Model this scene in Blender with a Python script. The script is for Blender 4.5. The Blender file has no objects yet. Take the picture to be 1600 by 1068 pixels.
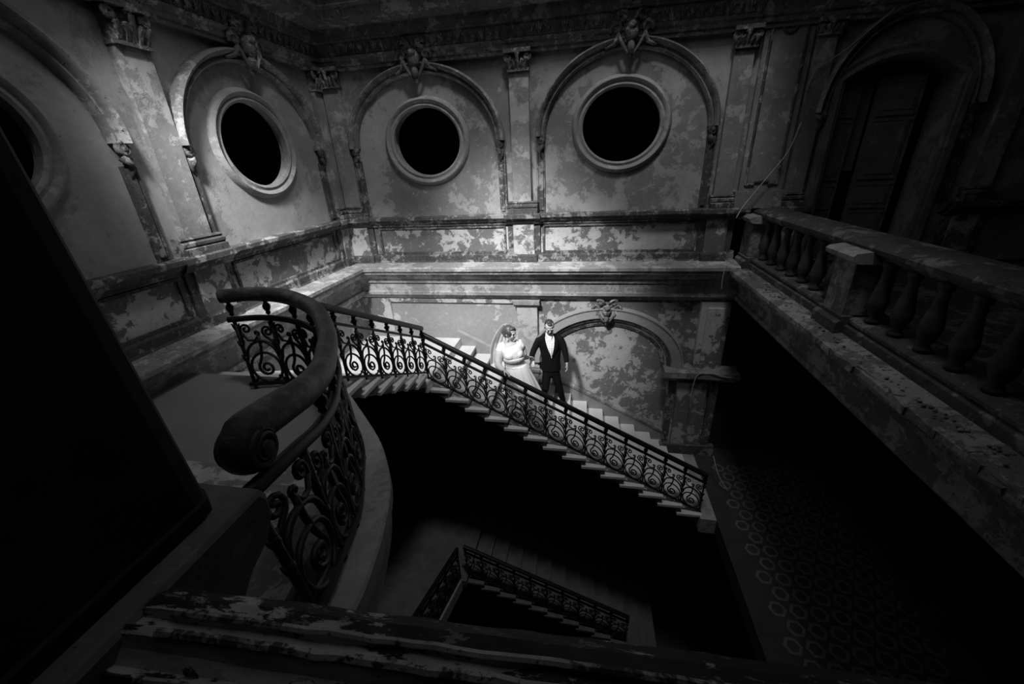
import bpy, bmesh, math, random
from mathutils import Vector, Matrix
random.seed(7)
C = bpy.context.scene.collection
SC = bpy.context.scene
PI = math.pi

# ------------------------------------------------------------ camera
cam_data = bpy.data.cameras.new('camera'); cam = bpy.data.objects.new('camera', cam_data); C.objects.link(cam)
cam_data.sensor_width = 36.0; cam_data.lens = 625.0 / 1600.0 * 36.0
cam_data.clip_start = 0.02; cam_data.clip_end = 200
right = Vector((0.98400433, 0.17218911, -0.04567691))
down = Vector((0.0289413, -0.40751423, -0.91274013))
fwd = Vector((-0.1757779, 0.8968183, -0.40597915))
cam.matrix_world = Matrix(((right.x, -down.x, -fwd.x, 0), (right.y, -down.y, -fwd.y, 0), (right.z, -down.z, -fwd.z, 0), (0, 0, 0, 1)))
SC.camera = cam

# ------------------------------------------------------------ world, light, exposure
world = bpy.data.worlds.new('world'); SC.world = world; world.use_nodes = True
world.node_tree.nodes['Background'].inputs[0].default_value = (1, 1, 1, 1)
world.node_tree.nodes['Background'].inputs[1].default_value = 0.006

def spot(name, loc, target, energy, angle, blend, size):
    d = bpy.data.lights.new(name, 'SPOT'); d.energy = energy; d.spot_size = math.radians(angle); d.spot_blend = blend
    d.shadow_soft_size = size
    o = bpy.data.objects.new(name, d); C.objects.link(o); o.location = loc
    o.rotation_euler = (Vector(target) - Vector(loc)).to_track_quat('-Z', 'Y').to_euler()
    return o
spot('couple_fill_beam', (-2.63, 0.80, 4.57), (-1.15, 7.0, -2.1), 6800, 28, 1.0, 0.45)  # added spot that brightens the couple and treads, no source seen
spot('wide_fill_beam', (0.69, 1.98, 9.44), (-0.9, 7.0, 0.0), 1800, 68, 1.0, 0.8)  # added wide spot from high up, fills in the upper walls
spot('landing_fill_spot', (-3.19, 2.19, 2.91), (-4.36, 7.0, -3.6), 2800, 39, 1.0, 0.3)  # added spot brightening the corner landing and left wall, no real lamp there
sky = bpy.data.lights.new('overhead_fill', 'AREA'); sky.shape = 'RECTANGLE'; sky.size = 5.0; sky.size_y = 4.8; sky.energy = 28  # soft overhead fill added to lift the foreground and gallery
top_fill_o = bpy.data.objects.new('overhead_fill', sky); C.objects.link(top_fill_o); top_fill_o.location = (-0.6, 3.4, 3.75)
SC.view_settings.view_transform = 'Standard'
SC.view_settings.look = 'None'
SC.view_settings.exposure = 0.0
SC.view_settings.gamma = 1.0
SC.view_settings.use_curve_mapping = False
SC.cycles.max_bounces = 6
SC.cycles.diffuse_bounces = 3

# ------------------------------------------------------------ materials
MATS = {}
def new_mat(name):
    m = bpy.data.materials.new(name); m.use_nodes = True
    nt = m.node_tree; b = nt.nodes['Principled BSDF']
    MATS[name] = m
    return m, nt, b
def node(nt, t, **kw):
    n = nt.nodes.new(t)
    for k, v in kw.items(): setattr(n, k, v)
    return n
def ramp(nt, fac, stops):
    r = node(nt, 'ShaderNodeValToRGB'); cr = r.color_ramp
    while len(cr.elements) < len(stops): cr.elements.new(0.5)
    for e, (p, c) in zip(cr.elements, stops):
        e.position = p; e.color = (c, c, c, 1)
    nt.links.new(fac, r.inputs[0]); return r.outputs[0]
def noise(nt, vec, scale, detail=6, rough=0.6, off=0.0, dist=0.0):
    mp = node(nt, 'ShaderNodeVectorMath', operation='ADD'); nt.links.new(vec, mp.inputs[0]); mp.inputs[1].default_value = (off, off * 1.7, off * 0.6)
    n = node(nt, 'ShaderNodeTexNoise'); n.inputs['Scale'].default_value = scale; n.inputs['Detail'].default_value = detail
    n.inputs['Roughness'].default_value = rough; n.inputs['Distortion'].default_value = dist
    nt.links.new(mp.outputs[0], n.inputs['Vector']); return n.outputs['Fac']
def mixc(nt, fac, a, b):
    m = node(nt, 'ShaderNodeMix', data_type='RGBA')
    for s, v in ((0, fac), (6, a), (7, b)):
        if isinstance(v, (int, float)):
            m.inputs[s].default_value = v if s == 0 else (v, v, v, 1)
        else: nt.links.new(v, m.inputs[s])
    return m.outputs[2]
def mulc(nt, a, b):
    m = node(nt, 'ShaderNodeMix', data_type='RGBA', blend_type='MULTIPLY'); m.inputs[0].default_value = 1
    nt.links.new(a, m.inputs[6])
    if isinstance(b, (int, float)): m.inputs[7].default_value = (b, b, b, 1)
    else: nt.links.new(b, m.inputs[7])
    return m.outputs[2]
def vec_of(nt, space):
    if space == 'world': return node(nt, 'ShaderNodeNewGeometry').outputs['Position']
    return node(nt, 'ShaderNodeTexCoord').outputs['Object']
def bump(nt, b, h, strength=0.4, dist=0.01):
    bp = node(nt, 'ShaderNodeBump'); bp.inputs['Strength'].default_value = strength; bp.inputs['Distance'].default_value = dist
    nt.links.new(h, bp.inputs['Height']); nt.links.new(bp.outputs[0], b.inputs['Normal'])
def peeling(name, paint, plaster, dirt, thr=0.5, scale=1.6, off=0.0, dirt_amt=0.62, edge=0.012, var=0.25, rough=0.85, fine=14, space='world', stretch=None):
    """old paint over plaster: sharp-edged flaked patches, dark specks, cloudy wear"""
    m, nt, b = new_mat(name); v = vec_of(nt, space)
    if stretch:
        sv = node(nt, 'ShaderNodeVectorMath', operation='MULTIPLY'); nt.links.new(v, sv.inputs[0]); sv.inputs[1].default_value = stretch; v = sv.outputs[0]
    big = noise(nt, v, scale * 0.55, 3, 0.5, off + 17)                     # where the paint has gone at all
    a = noise(nt, v, scale * 2.0, 12, 0.72, off, 0.25)
    mx = node(nt, 'ShaderNodeMath', operation='MULTIPLY_ADD'); nt.links.new(big, mx.inputs[0]); mx.inputs[1].default_value = 0.75; mx.inputs[2].default_value = -0.375
    sm = node(nt, 'ShaderNodeMath', operation='ADD'); nt.links.new(a, sm.inputs[0]); nt.links.new(mx.outputs[0], sm.inputs[1])
    mask = ramp(nt, sm.outputs[0], [(thr - edge, 0), (thr + edge, 1)])
    cloud = ramp(nt, noise(nt, v, scale * 0.9, 8, 0.65, off + 11), [(0.3, 1 - var), (0.70, 1)])
    mid = ramp(nt, noise(nt, v, scale * 7, 6, 0.75, off + 21), [(0.3, 0.80), (0.7, 1.0)])
    col = mixc(nt, mask, paint, plaster)
    col = mulc(nt, mulc(nt, col, cloud), mid)
    f2 = noise(nt, v, scale * 4.2, 10, 0.72, off + 5)
    patch2 = ramp(nt, f2, [(0.575, 0), (0.595, 1)])
    pm = node(nt, 'ShaderNodeMath', operation='MULTIPLY'); nt.links.new(patch2, pm.inputs[0]); pm.inputs[1].default_value = 0.5
    col = mixc(nt, pm.outputs[0], col, (paint + plaster) * 0.40)
    f3 = noise(nt, v, scale * 5.5, 10, 0.7, off + 25)
    patch3 = ramp(nt, f3, [(0.66, 0), (0.68, 1)])
    pm3 = node(nt, 'ShaderNodeMath', operation='MULTIPLY'); nt.links.new(patch3, pm3.inputs[0]); pm3.inputs[1].default_value = 0.7
    col = mixc(nt, pm3.outputs[0], col, max(plaster, paint) * 1.1)
    s = noise(nt, v, fine, 6, 0.75, off + 3)
    spots = ramp(nt, s, [(dirt_amt, 0), (dirt_amt + 0.05, 1)])
    col = mixc(nt, spots, col, dirt)
    nt.links.new(col, b.inputs['Base Color']); b.inputs['Roughness'].default_value = rough; b.inputs['Specular IOR Level'].default_value = 0.2
    add = node(nt, 'ShaderNodeMath', operation='ADD'); nt.links.new(mask, add.inputs[0]); nt.links.new(s, add.inputs[1])
    bump(nt, b, add.outputs[0], 0.35, 0.008)
    return m
def plain(name, c, rough=0.6, var=0.3, scale=6, spec=0.4, metal=0.0, b_amt=0.2, space='world'):
    m, nt, b = new_mat(name); v = vec_of(nt, space)
    n = noise(nt, v, scale, 6, 0.65)
    col = ramp(nt, n, [(0.3, c * (1 - var)), (0.7, c * (1 + var))])
    nt.links.new(col, b.inputs['Base Color']); b.inputs['Roughness'].default_value = rough
    b.inputs['Specular IOR Level'].default_value = spec; b.inputs['Metallic'].default_value = metal
    if b_amt: bump(nt, b, noise(nt, v, scale * 6, 4, 0.7), b_amt, 0.004)
    return m
peeling('wall_paint', 0.27, 0.44, 0.05, 0.51, 1.7, 0.0, 0.68, 0.02, 0.35)
peeling('wall_paint_left', 0.40, 0.29, 0.05, 0.575, 1.7, 4.0, 0.66, 0.03, 0.30)
peeling('dado_paint', 0.18, 0.56, 0.05, 0.495, 2.2, 7.0, 0.68, 0.012, 0.25)
peeling('low_wall_paint', 0.33, 0.55, 0.10, 0.64, 2.6, 2.0, 0.74, 0.012, 0.15)
peeling('arch_wall_paint', 0.17, 0.46, 0.05, 0.525, 2.6, 9.0, 0.70, 0.014, 0.2)
peeling('marble_paint', 0.30, 0.52, 0.06, 0.56, 2.6, 3.0, 0.66, 0.03, 0.45)
peeling('pilaster_paint', 0.34, 0.50, 0.08, 0.50, 2.4, 12.0, 0.70, 0.02, 0.25)
peeling('moulding', 0.24, 0.46, 0.03, 0.55, 5.0, 6.0, 0.60, 0.03, 0.5, fine=22)
peeling('moulding_grimy', 0.10, 0.36, 0.02, 0.57, 6.0, 1.0, 0.58, 0.02, 0.5, fine=24)
peeling('entablature', 0.19, 0.45, 0.02, 0.58, 6.0, 1.5, 0.58, 0.02, 0.5, fine=24)
peeling('frame_paint', 0.34, 0.46, 0.05, 0.58, 4.0, 8.0, 0.70, 0.03, 0.35)
peeling('cornice', 0.30, 0.52, 0.03, 0.53, 5.0, 3.5, 0.61, 0.03, 0.4, fine=20)
peeling('ornament', 0.17, 0.48, 0.015, 0.57, 9.0, 2.5, 0.57, 0.03, 0.5, fine=30)
peeling('plinth_paint', 0.20, 0.36, 0.02, 0.60, 3.0, 5.5, 0.62, 0.02, 0.5)
peeling('parapet_ridge', 0.06, 0.42, 0.03, 0.50, 9.0, 3.3, 0.58, 0.03, 0.4, rough=0.7, fine=60)
peeling('parapet_paint', 0.03, 0.55, 0.02, 0.54, 7.0, 2.2, 0.62, 0.012, 0.5, rough=0.6, fine=40, stretch=(0.45, 1.3, 1.3))
peeling('balcony_slab', 0.15, 0.34, 0.03, 0.52, 5.0, 9.6, 0.60, 0.03, 0.4, fine=30)
peeling('balcony_paint', 0.08, 0.22, 0.03, 0.55, 4.0, 6.6, 0.60, 0.03, 0.4)
peeling('worn_step', 0.30, 0.62, 0.04, 0.50, 5.0, 1.2, 0.64, 0.02, 0.4, fine=30)
peeling('door_paint', 0.28, 0.40, 0.02, 0.60, 5.0, 8.8, 0.62, 0.02, 0.4)
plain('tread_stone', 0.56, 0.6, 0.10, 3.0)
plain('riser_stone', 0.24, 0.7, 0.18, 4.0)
peeling('curb_stone', 0.38, 0.28, 0.85, 0.58, 5.0, 2.9, 0.665, 0.05, 0.35, fine=26)
plain('landing_stone', 0.22, 0.55, 0.12, 1.2, 0.4, b_amt=0.05)
plain('dim_stone', 0.10, 0.7, 0.3, 4.0)  # darker stone: gloom of the lower stairwell put into the colour
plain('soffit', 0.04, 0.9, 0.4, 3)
plain('iron', 0.012, 0.5, 0.3, 20, 0.35)
peeling('handrail_wood', 0.085, 0.17, 0.50, 0.55, 9.0, 4.4, 0.70, 0.05, 0.5, rough=0.45, fine=45)
plain('handrail_dark', 0.012, 0.4, 0.35, 9, 0.35)
plain('baluster_dirt_shade', 0.045, 0.9, 0.5, 7, 0.1)  # dirty, with the shadow on the gallery balusters put into the colour
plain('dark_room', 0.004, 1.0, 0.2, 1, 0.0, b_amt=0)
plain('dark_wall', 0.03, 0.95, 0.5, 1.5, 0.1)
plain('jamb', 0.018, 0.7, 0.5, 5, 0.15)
plain('cable', 0.35, 0.6, 0.1, 8)
plain('floor_tile', 0.10, 0.6, 0.2, 8)
plain('floor_base', 0.03, 0.7, 0.3, 4)
plain('suit', 0.006, 0.85, 0.2, 30, 0.1, space='obj')
plain('trousers', 0.005, 0.85, 0.2, 30, 0.1, space='obj')
plain('skin', 0.48, 0.5, 0.05, 8, 0.35, space='obj', b_amt=0)
plain('hair_dark', 0.03, 0.45, 0.4, 40, 0.4, space='obj')
plain('hair_brown', 0.075, 0.4, 0.5, 40, 0.4, space='obj')
plain('shoe', 0.01, 0.3, 0.2, 10, 0.5, space='obj')
plain('satin', 0.84, 0.45, 0.03, 10, 0.4, space='obj', b_amt=0)
plain('lace', 0.66, 0.7, 0.3, 60, 0.2, space='obj', b_amt=0.6)
plain('earring', 0.9, 0.2, 0.05, 10, 0.6, space='obj', b_amt=0)
plain('lips', 0.2, 0.5, 0.1, 10, 0.3, space='obj', b_amt=0)
plain('eye', 0.04, 0.3, 0.1, 10, 0.5, space='obj', b_amt=0)
def shirt_mat():
    m, nt, b = new_mat('shirt'); v = vec_of(nt, 'obj')
    sep = node(nt, 'ShaderNodeSeparateXYZ'); nt.links.new(v, sep.inputs[0])
    outs = []
    for ax in (0, 2):
        w = node(nt, 'ShaderNodeMath', operation='MULTIPLY'); nt.links.new(sep.outputs[ax], w.inputs[0]); w.inputs[1].default_value = 22
        fr = node(nt, 'ShaderNodeMath', operation='FRACT'); nt.links.new(w.outputs[0], fr.inputs[0])
        outs.append(ramp(nt, fr.outputs[0], [(0.80, 1.0), (0.84, 0.62)]))
    nt.links.new(mulc(nt, mixc(nt, 0.0, outs[0], 1.0), outs[1]), b.inputs['Base Color'])
    b.inputs['Roughness'].default_value = 0.8
shirt_mat()
def veil_mat():
    m, nt, b = new_mat('veil_tulle'); b.inputs['Base Color'].default_value = (0.93, 0.93, 0.93, 1); b.inputs['Roughness'].default_value = 0.9
    tl = node(nt, 'ShaderNodeBsdfTranslucent'); tl.inputs[0].default_value = (0.93, 0.93, 0.93, 1)
    tp = node(nt, 'ShaderNodeBsdfTransparent')
    m1 = node(nt, 'ShaderNodeMixShader'); m1.inputs[0].default_value = 0.45; nt.links.new(b.outputs[0], m1.inputs[1]); nt.links.new(tl.outputs[0], m1.inputs[2])
    m2 = node(nt, 'ShaderNodeMixShader'); m2.inputs[0].default_value = 0.12; nt.links.new(m1.outputs[0], m2.inputs[1]); nt.links.new(tp.outputs[0], m2.inputs[2])
    nt.links.new(m2.outputs[0], nt.nodes['Material Output'].inputs['Surface'])
veil_mat()

# ------------------------------------------------------------ mesh helpers
class MB:
    def __init__(self): self.v = []; self.f = []
    def add(self, vs, fs):
        o = len(self.v); self.v += [tuple(p) for p in vs]; self.f += [tuple(i + o for i in q) for q in fs]; return self
    def box(self, x0, x1, y0, y1, z0, z1):
        vs = [(x, y, z) for x in (x0, x1) for y in (y0, y1) for z in (z0, z1)]
        return self.add(vs, [(0, 1, 3, 2), (4, 6, 7, 5), (0, 4, 5, 1), (2, 3, 7, 6), (0, 2, 6, 4), (1, 5, 7, 3)])
    def hexa(self, p):   # 8 points, bottom 4 then top 4
        return self.add(p, [(3, 2, 1, 0), (4, 5, 6, 7), (0, 1, 5, 4), (1, 2, 6, 5), (2, 3, 7, 6), (3, 0, 4, 7)])
    def rings(self, rs, caps=True, close=False):
        n = len(rs[0]); vs = [p for r in rs for p in r]; fs = []
        m = len(rs)
        for i in range(m if close else m - 1):
            a = i * n; b = ((i + 1) % m) * n
            for j in range(n): fs.append((a + j, a + (j + 1) % n, b + (j + 1) % n, b + j))
        if caps and not close:
            fs.append(tuple(range(n - 1, -1, -1))); fs.append(tuple((m - 1) * n + j for j in range(n)))
        return self.add(vs, fs)
    def tube(self, pts, r, sides=6, taper=None):
        pts = [Vector(p) for p in pts]; rs = []
        ref = None
        for i, p in enumerate(pts):
            t = (pts[min(i + 1, len(pts) - 1)] - pts[max(i - 1, 0)]).normalized()
            if ref is None:
                ref = t.orthogonal().normalized()
            ref = (ref - t * ref.dot(t)).normalized(); bi = t.cross(ref)
            rr = (r if not callable(r) else r(i / max(1, len(pts) - 1)))
            rs.append([p + ref * math.cos(2 * PI * k / sides) * rr + bi * math.sin(2 * PI * k / sides) * rr for k in range(sides)])
        return self.rings(rs)
    def loft(self, secs, sides=16, side=(1, 0, 0)):
        """secs: (centre, rx, ry); elliptical sections along a path; rx lies along side"""
        side = Vector(side); pts = [Vector(s[0]) for s in secs]; rs = []
        for i, s in enumerate(secs):
            t = (pts[min(i + 1, len(pts) - 1)] - pts[max(i - 1, 0)]).normalized()
            sd = Vector(s[3]) if len(s) > 3 else side
            a = (sd - t * sd.dot(t)).normalized(); b = t.cross(a)
            rs.append([pts[i] + a * math.cos(2 * PI * k / sides) * s[1] + b * math.sin(2 * PI * k / sides) * s[2] for k in range(sides)])
        return self.rings(rs)
    def ball(self, c, rx, ry=None, rz=None, seg=10, rot=None):
        ry = ry or rx; rz = rz or rx; rs = []; c = Vector(c)
        n = max(4, seg // 2 + 1)
        for i in range(1, n):
            a = PI * i / n
            ring = []
            for k in range(seg):
                p = Vector((rx * math.sin(a) * math.cos(2 * PI * k / seg), ry * math.sin(a) * math.sin(2 * PI * k / seg), -rz * math.cos(a)))
                if rot: p = rot @ p
                ring.append(c + p)
            rs.append(ring)
        return self.rings(rs)
    def lathe(self, prof, c, seg=12):
        c = Vector(c); return self.rings([[c + Vector((r * math.cos(2 * PI * k / seg), r * math.sin(2 * PI * k / seg), z)) for k in range(seg)] for r, z in prof])
    def mesh(self, name):
        me = bpy.data.meshes.new(name); me.from_pydata(self.v, [], self.f); me.update()
        bm = bmesh.new(); bm.from_mesh(me); bmesh.ops.recalc_face_normals(bm, faces=bm.faces); bm.to_mesh(me); bm.free()
        return me
    def build(self, name, mat, parent=None, smooth=False, kind=None):
        me = self.mesh(name); me.materials.append(MATS[mat])
        if smooth:
            for p in me.polygons: p.use_smooth = True
        return link(name, me, parent, kind)
def link(name, data, parent=None, kind=None):
    o = bpy.data.objects.new(name, data); C.objects.link(o)
    if parent: o.parent = parent
    if kind: o['kind'] = kind
    return o
def auto_smooth(o, deg=35):
    for p in o.data.polygons: p.use_smooth = True
    o.data.set_sharp_from_angle(angle=math.radians(deg))
    return o
def thing(name, label, cat, group=None, loc=(0, 0, 0)):
    o = bpy.data.objects.new(name, None); o.empty_display_size = 0.1; C.objects.link(o); o.location = loc
    o['label'] = label; o['category'] = cat
    if group: o['group'] = group
    return o
def local(root):  # parts are modelled in world coordinates, then hang from an Empty at the thing's base
    inv = Matrix.Translation(-Vector(root.location))
    for ch in root.children: ch.matrix_parent_inverse = inv
def catmull(pts, n):
    P = [Vector(p) for p in pts]; P = [P[0] * 2 - P[1]] + P + [P[-1] * 2 - P[-2]]; out = []
    for i in range(1, len(P) - 2):
        for k in range(n):
            t = k / n; a, b, c, d = P[i - 1], P[i], P[i + 1], P[i + 2]
            out.append(0.5 * ((2 * b) + (c - a) * t + (2 * a - 5 * b + 4 * c - d) * t * t + (3 * b - a - 3 * c + d) * t ** 3))
    out.append(P[-2]); return out

# ------------------------------------------------------------ wall frames
XL, YB = -4.5, 7.2
back = lambda u, o, z: (u, YB - o, z)
left = lambda u, o, z: (XL + o, u, z)
def mould(mb, mp, u0, u1, prof, m0=0.0, m1=0.0):
    mb.rings([[mp(u0 + m0 * o, o, z) for o, z in prof], [mp(u1 + m1 * o, o, z) for o, z in prof]]); return mb
def wbox(mb, mp, u0, u1, o0, o1, z0, z1):
    return mb.hexa([mp(u0, o0, z0), mp(u1, o0, z0), mp(u1, o1, z0), mp(u0, o1, z0), mp(u0, o0, z1), mp(u1, o0, z1), mp(u1, o1, z1), mp(u0, o1, z1)])
def ell(mb, mp, c, a, b, prof, t0=0.0, t1=2 * PI, n=64, closed=True):
    """profile (dr, out) swept round an ellipse"""
    rs = []
    for i in range(n if closed else n + 1):
        t = t0 + (t1 - t0) * i / n
        rs.append([mp(c[0] + (a + dr) * math.cos(t), o, c[1] + (b + dr) * math.sin(t)) for dr, o in prof])
    mb.rings(rs, caps=not closed, close=closed); return mb
def holed(mb, mp, u0, u1, z0, z1, c, radius, depth, n=96):
    """wall rectangle with a star-shaped hole and its reveal"""
    angs = [2 * PI * i / n for i in range(n)]
    for (u, z) in ((u0, z0), (u1, z0), (u1, z1), (u0, z1)): angs.append(math.atan2(z - c[1], u - c[0]) % (2 * PI))
    angs = sorted(set(round(a, 6) for a in angs)); m = len(angs); vs = []
    for a in angs:
        ca, sa = math.cos(a), math.sin(a); ts = []
        if ca > 1e-9: ts.append((u1 - c[0]) / ca)
        if ca < -1e-9: ts.append((u0 - c[0]) / ca)
        if sa > 1e-9: ts.append((z1 - c[1]) / sa)
        if sa < -1e-9: ts.append((z0 - c[1]) / sa)
        t = min(ts); r = radius(a)
        vs += [mp(c[0] + t * ca, 0, c[1] + t * sa), mp(c[0] + r * ca, 0, c[1] + r * sa), mp(c[0] + r * ca, -depth, c[1] + r * sa)]
    fs = []
    for i in range(m):
        j = (i + 1) % m
        fs += [(3 * i, 3 * j, 3 * j + 1, 3 * i + 1), (3 * i + 1, 3 * j + 1, 3 * j + 2, 3 * i + 2)]
    mb.add(vs, fs); return mb
def ell_r(a, b): return lambda t: a * b / math.sqrt((b * math.cos(t)) ** 2 + (a * math.sin(t)) ** 2)

# ------------------------------------------------------------ WALLS
A_IN, B_IN = 0.60, 0.53
mb = MB()
holed(mb, back, -4.5, -1.09, -0.8, 1.55, (-2.70, 0.40), ell_r(A_IN, B_IN), 0.2)
holed(mb, back, -1.09, 2.30, -0.8, 1.55, (0.47, 0.47), ell_r(A_IN, B_IN), 0.2)
def door_r(t):
    # opening X 3.42..4.84, z -1.65..0.82 with a segmental head up to 1.05, seen from (4.13,-0.3)
    c, s = math.cos(t), math.sin(t); best = 9
    if abs(c) > 1e-6: best = min(best, 0.71 / abs(c))
    if s < -1e-6: best = min(best, 1.35 / -s)
    if s > 1e-6:
        R = (0.71 ** 2 + 0.24 ** 2) / (2 * 0.24); zc = 1.36 - R
        bq = -s * zc; q = bq * bq - (zc * zc - R * R)
        if q > 0: best = min(best, -bq + math.sqrt(q))
    return best
holed(mb, back, 2.30, 8.2, -1.65, 1.55, (4.13, -0.30), door_r, 0.45)
wall_back = mb.build('wall_back', 'wall_paint', kind='structure')
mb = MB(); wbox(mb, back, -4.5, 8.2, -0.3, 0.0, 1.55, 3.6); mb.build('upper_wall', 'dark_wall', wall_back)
mb = MB(); wbox(mb, back, -4.5, 2.5, -0.3, 0.0, -1.7, -0.8); mb.build('dado', 'dado_paint', wall_back)
def stair_z(x): return -3.2 - .519 * (x + 2.5)
def lower_piece(x0, x1, name, mat, z_hi=-1.7):
    mb = MB(); a, b = min(-3.2, stair_z(x0)), min(-3.2, stair_z(x1))
    mb.hexa([(x0, 7.2, a), (x1, 7.2, b), (x1, 7.5, b), (x0, 7.5, a), (x0, 7.2, z_hi), (x1, 7.2, z_hi), (x1, 7.5, z_hi), (x0, 7.5, z_hi)]); mb.build(name, mat, wall_back)
    mb = MB(); mb.hexa([(x0, 7.2, -11), (x1, 7.2, -11), (x1, 7.5, -11), (x0, 7.5, -11), (x0, 7.2, a), (x1, 7.2, b), (x1, 7.5, b), (x0, 7.5, a)]); mb.build('under_stair_wall', 'dark_wall', wall_back)  # stairwell darkness put into the wall colour below the stair line
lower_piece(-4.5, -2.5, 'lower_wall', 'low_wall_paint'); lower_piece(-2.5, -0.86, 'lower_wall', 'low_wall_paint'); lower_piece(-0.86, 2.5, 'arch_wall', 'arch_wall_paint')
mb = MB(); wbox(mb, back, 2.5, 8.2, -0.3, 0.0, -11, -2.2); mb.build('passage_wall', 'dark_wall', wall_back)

mb = MB()
holed(mb, left, 0.95, 4.03, -0.8, 1.55, (2.38, 0.36), ell_r(A_IN, B_IN), 0.11)
holed(mb, left, 4.03, 7.2, -0.8, 1.55, (5.42, 0.39), ell_r(A_IN, B_IN), 0.11)
wall_left = mb.build('wall_left', 'wall_paint_left', kind='structure')
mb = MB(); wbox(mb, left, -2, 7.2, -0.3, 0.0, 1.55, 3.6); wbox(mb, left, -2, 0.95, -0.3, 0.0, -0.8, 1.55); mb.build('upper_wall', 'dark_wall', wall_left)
mb = MB(); wbox(mb, left, -2, 7.2, -0.3, 0.0, -1.7, -0.8); mb.build('dado', 'dado_paint', wall_left)
mb = MB(); wbox(mb, left, -2, 7.2, -0.3, 0.0, -3.3, -1.7); mb.build('lower_wall', 'low_wall_paint', wall_left)
mb = MB(); wbox(mb, left, -2, 7.2, -0.3, 0.0, -11, -3.3); mb.build('under_stair_wall', 'dark_wall', wall_left)  # same stairwell darkness put into this wall's colour
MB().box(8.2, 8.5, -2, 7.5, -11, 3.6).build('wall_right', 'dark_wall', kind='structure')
# rooms behind the round openings and the door, their darkness put into the colour
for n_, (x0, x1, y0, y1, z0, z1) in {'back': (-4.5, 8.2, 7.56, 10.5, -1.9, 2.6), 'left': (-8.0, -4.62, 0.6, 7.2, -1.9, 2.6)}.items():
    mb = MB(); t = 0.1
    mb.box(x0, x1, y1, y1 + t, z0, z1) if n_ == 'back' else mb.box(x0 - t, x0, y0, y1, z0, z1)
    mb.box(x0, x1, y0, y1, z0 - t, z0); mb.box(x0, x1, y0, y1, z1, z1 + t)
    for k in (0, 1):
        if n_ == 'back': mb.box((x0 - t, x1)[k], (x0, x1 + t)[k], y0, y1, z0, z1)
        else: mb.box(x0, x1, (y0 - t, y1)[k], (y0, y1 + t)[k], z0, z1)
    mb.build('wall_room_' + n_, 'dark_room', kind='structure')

# ------------------------------------------------------------ mouldings that run round the room
def both(prof, name, mat, right_end, smooth=False):
    mb = MB(); mould(mb, back, XL, right_end, prof, 1.0, 0.0); mould(mb, left, -1.5, YB, prof, 0.0, -1.0)
    o = mb.build(name, mat, kind='structure'); return o
both([(0, -0.79), (.13, -0.785), (.165, -0.80), (.165, -0.85), (.13, -0.87), (.11, -0.90), (.06, -0.93), (.05, -0.97), (0, -0.98)], 'trim_1', 'moulding_grimy', 2.5)
both([(0, -1.47), (.03, -1.48), (.05, -1.51), (.05, -1.60), (.07, -1.63), (.07, -1.66), (0, -1.66)], 'trim_2', 'moulding_grimy', 2.4)
CORN = [(0, -1.62), (.34, -1.665), (.37, -1.68), (.37, -1.73), (.33, -1.75), (.33, -1.79), (.25, -1.82), (.22, -1.88), (.16, -1.92), (.15, -2.0), (.11, -2.01), (.11, -2.17), (.145, -2.19), (.145, -2.24), (.10, -2.26), (.06, -2.33), (0, -2.35)]
both(CORN, 'trim_3', 'cornice', 2.6)
both([(0, 1.50), (.10, 1.50), (.10, 1.55), (.13, 1.56), (.13, 1.61), (.16, 1.63), (.18, 1.67), (0, 1.67)], 'trim_4', 'entablature', 8.2)
trim_frieze = both([(0, 1.67), (.12, 1.67), (.14, 1.85), (.19, 1.87), (.19, 1.90), (0, 1.90)], 'trim_5', 'entablature', 8.2)
both([(0, 1.90), (.20, 1.90), (.22, 2.02), (.50, 2.06), (.54, 2.16), (.60, 2.18), (.60, 2.24), (.66, 2.28), (.75, 2.42), (0, 2.42)], 'trim_6', 'entablature', 8.2)

# carved leaves of the frieze
def spiral(c, r0, r1, a0, a1, n=14):
    return [(c[0] + (r0 + (r1 - r0) * i / n) * math.cos(a0 + (a1 - a0) * i / n), c[1] + (r0 + (r1 - r0) * i / n) * math.sin(a0 + (a1 - a0) * i / n)) for i in range(n + 1)]
mb = MB()
for s in (-1, 1):
    mb.tube([(s * x, -0.015, z) for x, z in spiral((.026, -.045), .022, .006, PI * .9, PI * 2.9, 9)], .008, 4)
    mb.tube([(s * .012, -.01, -.02), (s * .03, -.03, .03), (s * .045, -.045, .06)], lambda t: .014 * (1 - .6 * t), 4)
mb.tube([(0, -.005, -.07), (0, -.02, 0), (0, -.05, .07)], lambda t: .016 - .008 * t, 5)
leaf_me = mb.mesh('frieze_leaf'); leaf_me.materials.append(MATS['ornament'])
for i in range(52):
    o = link('frieze_leaf', leaf_me, trim_frieze); o.location = (-4.05 + i * .122, YB - .135, 1.755)
for i in range(30):
    o = link('frieze_leaf', leaf_me, trim_frieze); o.location = (XL + .135, 6.98 - i * .122, 1.755); o.rotation_euler = (0, 0, PI / 2)

# ------------------------------------------------------------ round windows
def round_window(name, mp, c):
    mb = MB()
    prof = [(-.02, -.05), (-.02, .03), (.01, .05), (.035, .035), (.05, .035), (.065, .06), (.095, .075), (.12, .06), (.135, .03), (.15, 0.0), (.15, -.05)]
    ell(mb, mp, c, A_IN, B_IN, prof, n=72)
    w = mb.build(name, 'frame_paint', kind='structure'); auto_smooth(w, 40)
    return w
round_window('window_1', back, (-2.70, 0.40)); round_window('window_2', back, (0.47, 0.47))
round_window('window_3', left, (5.42, 0.39)); round_window('window_4', left, (2.38, 0.36))

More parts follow.
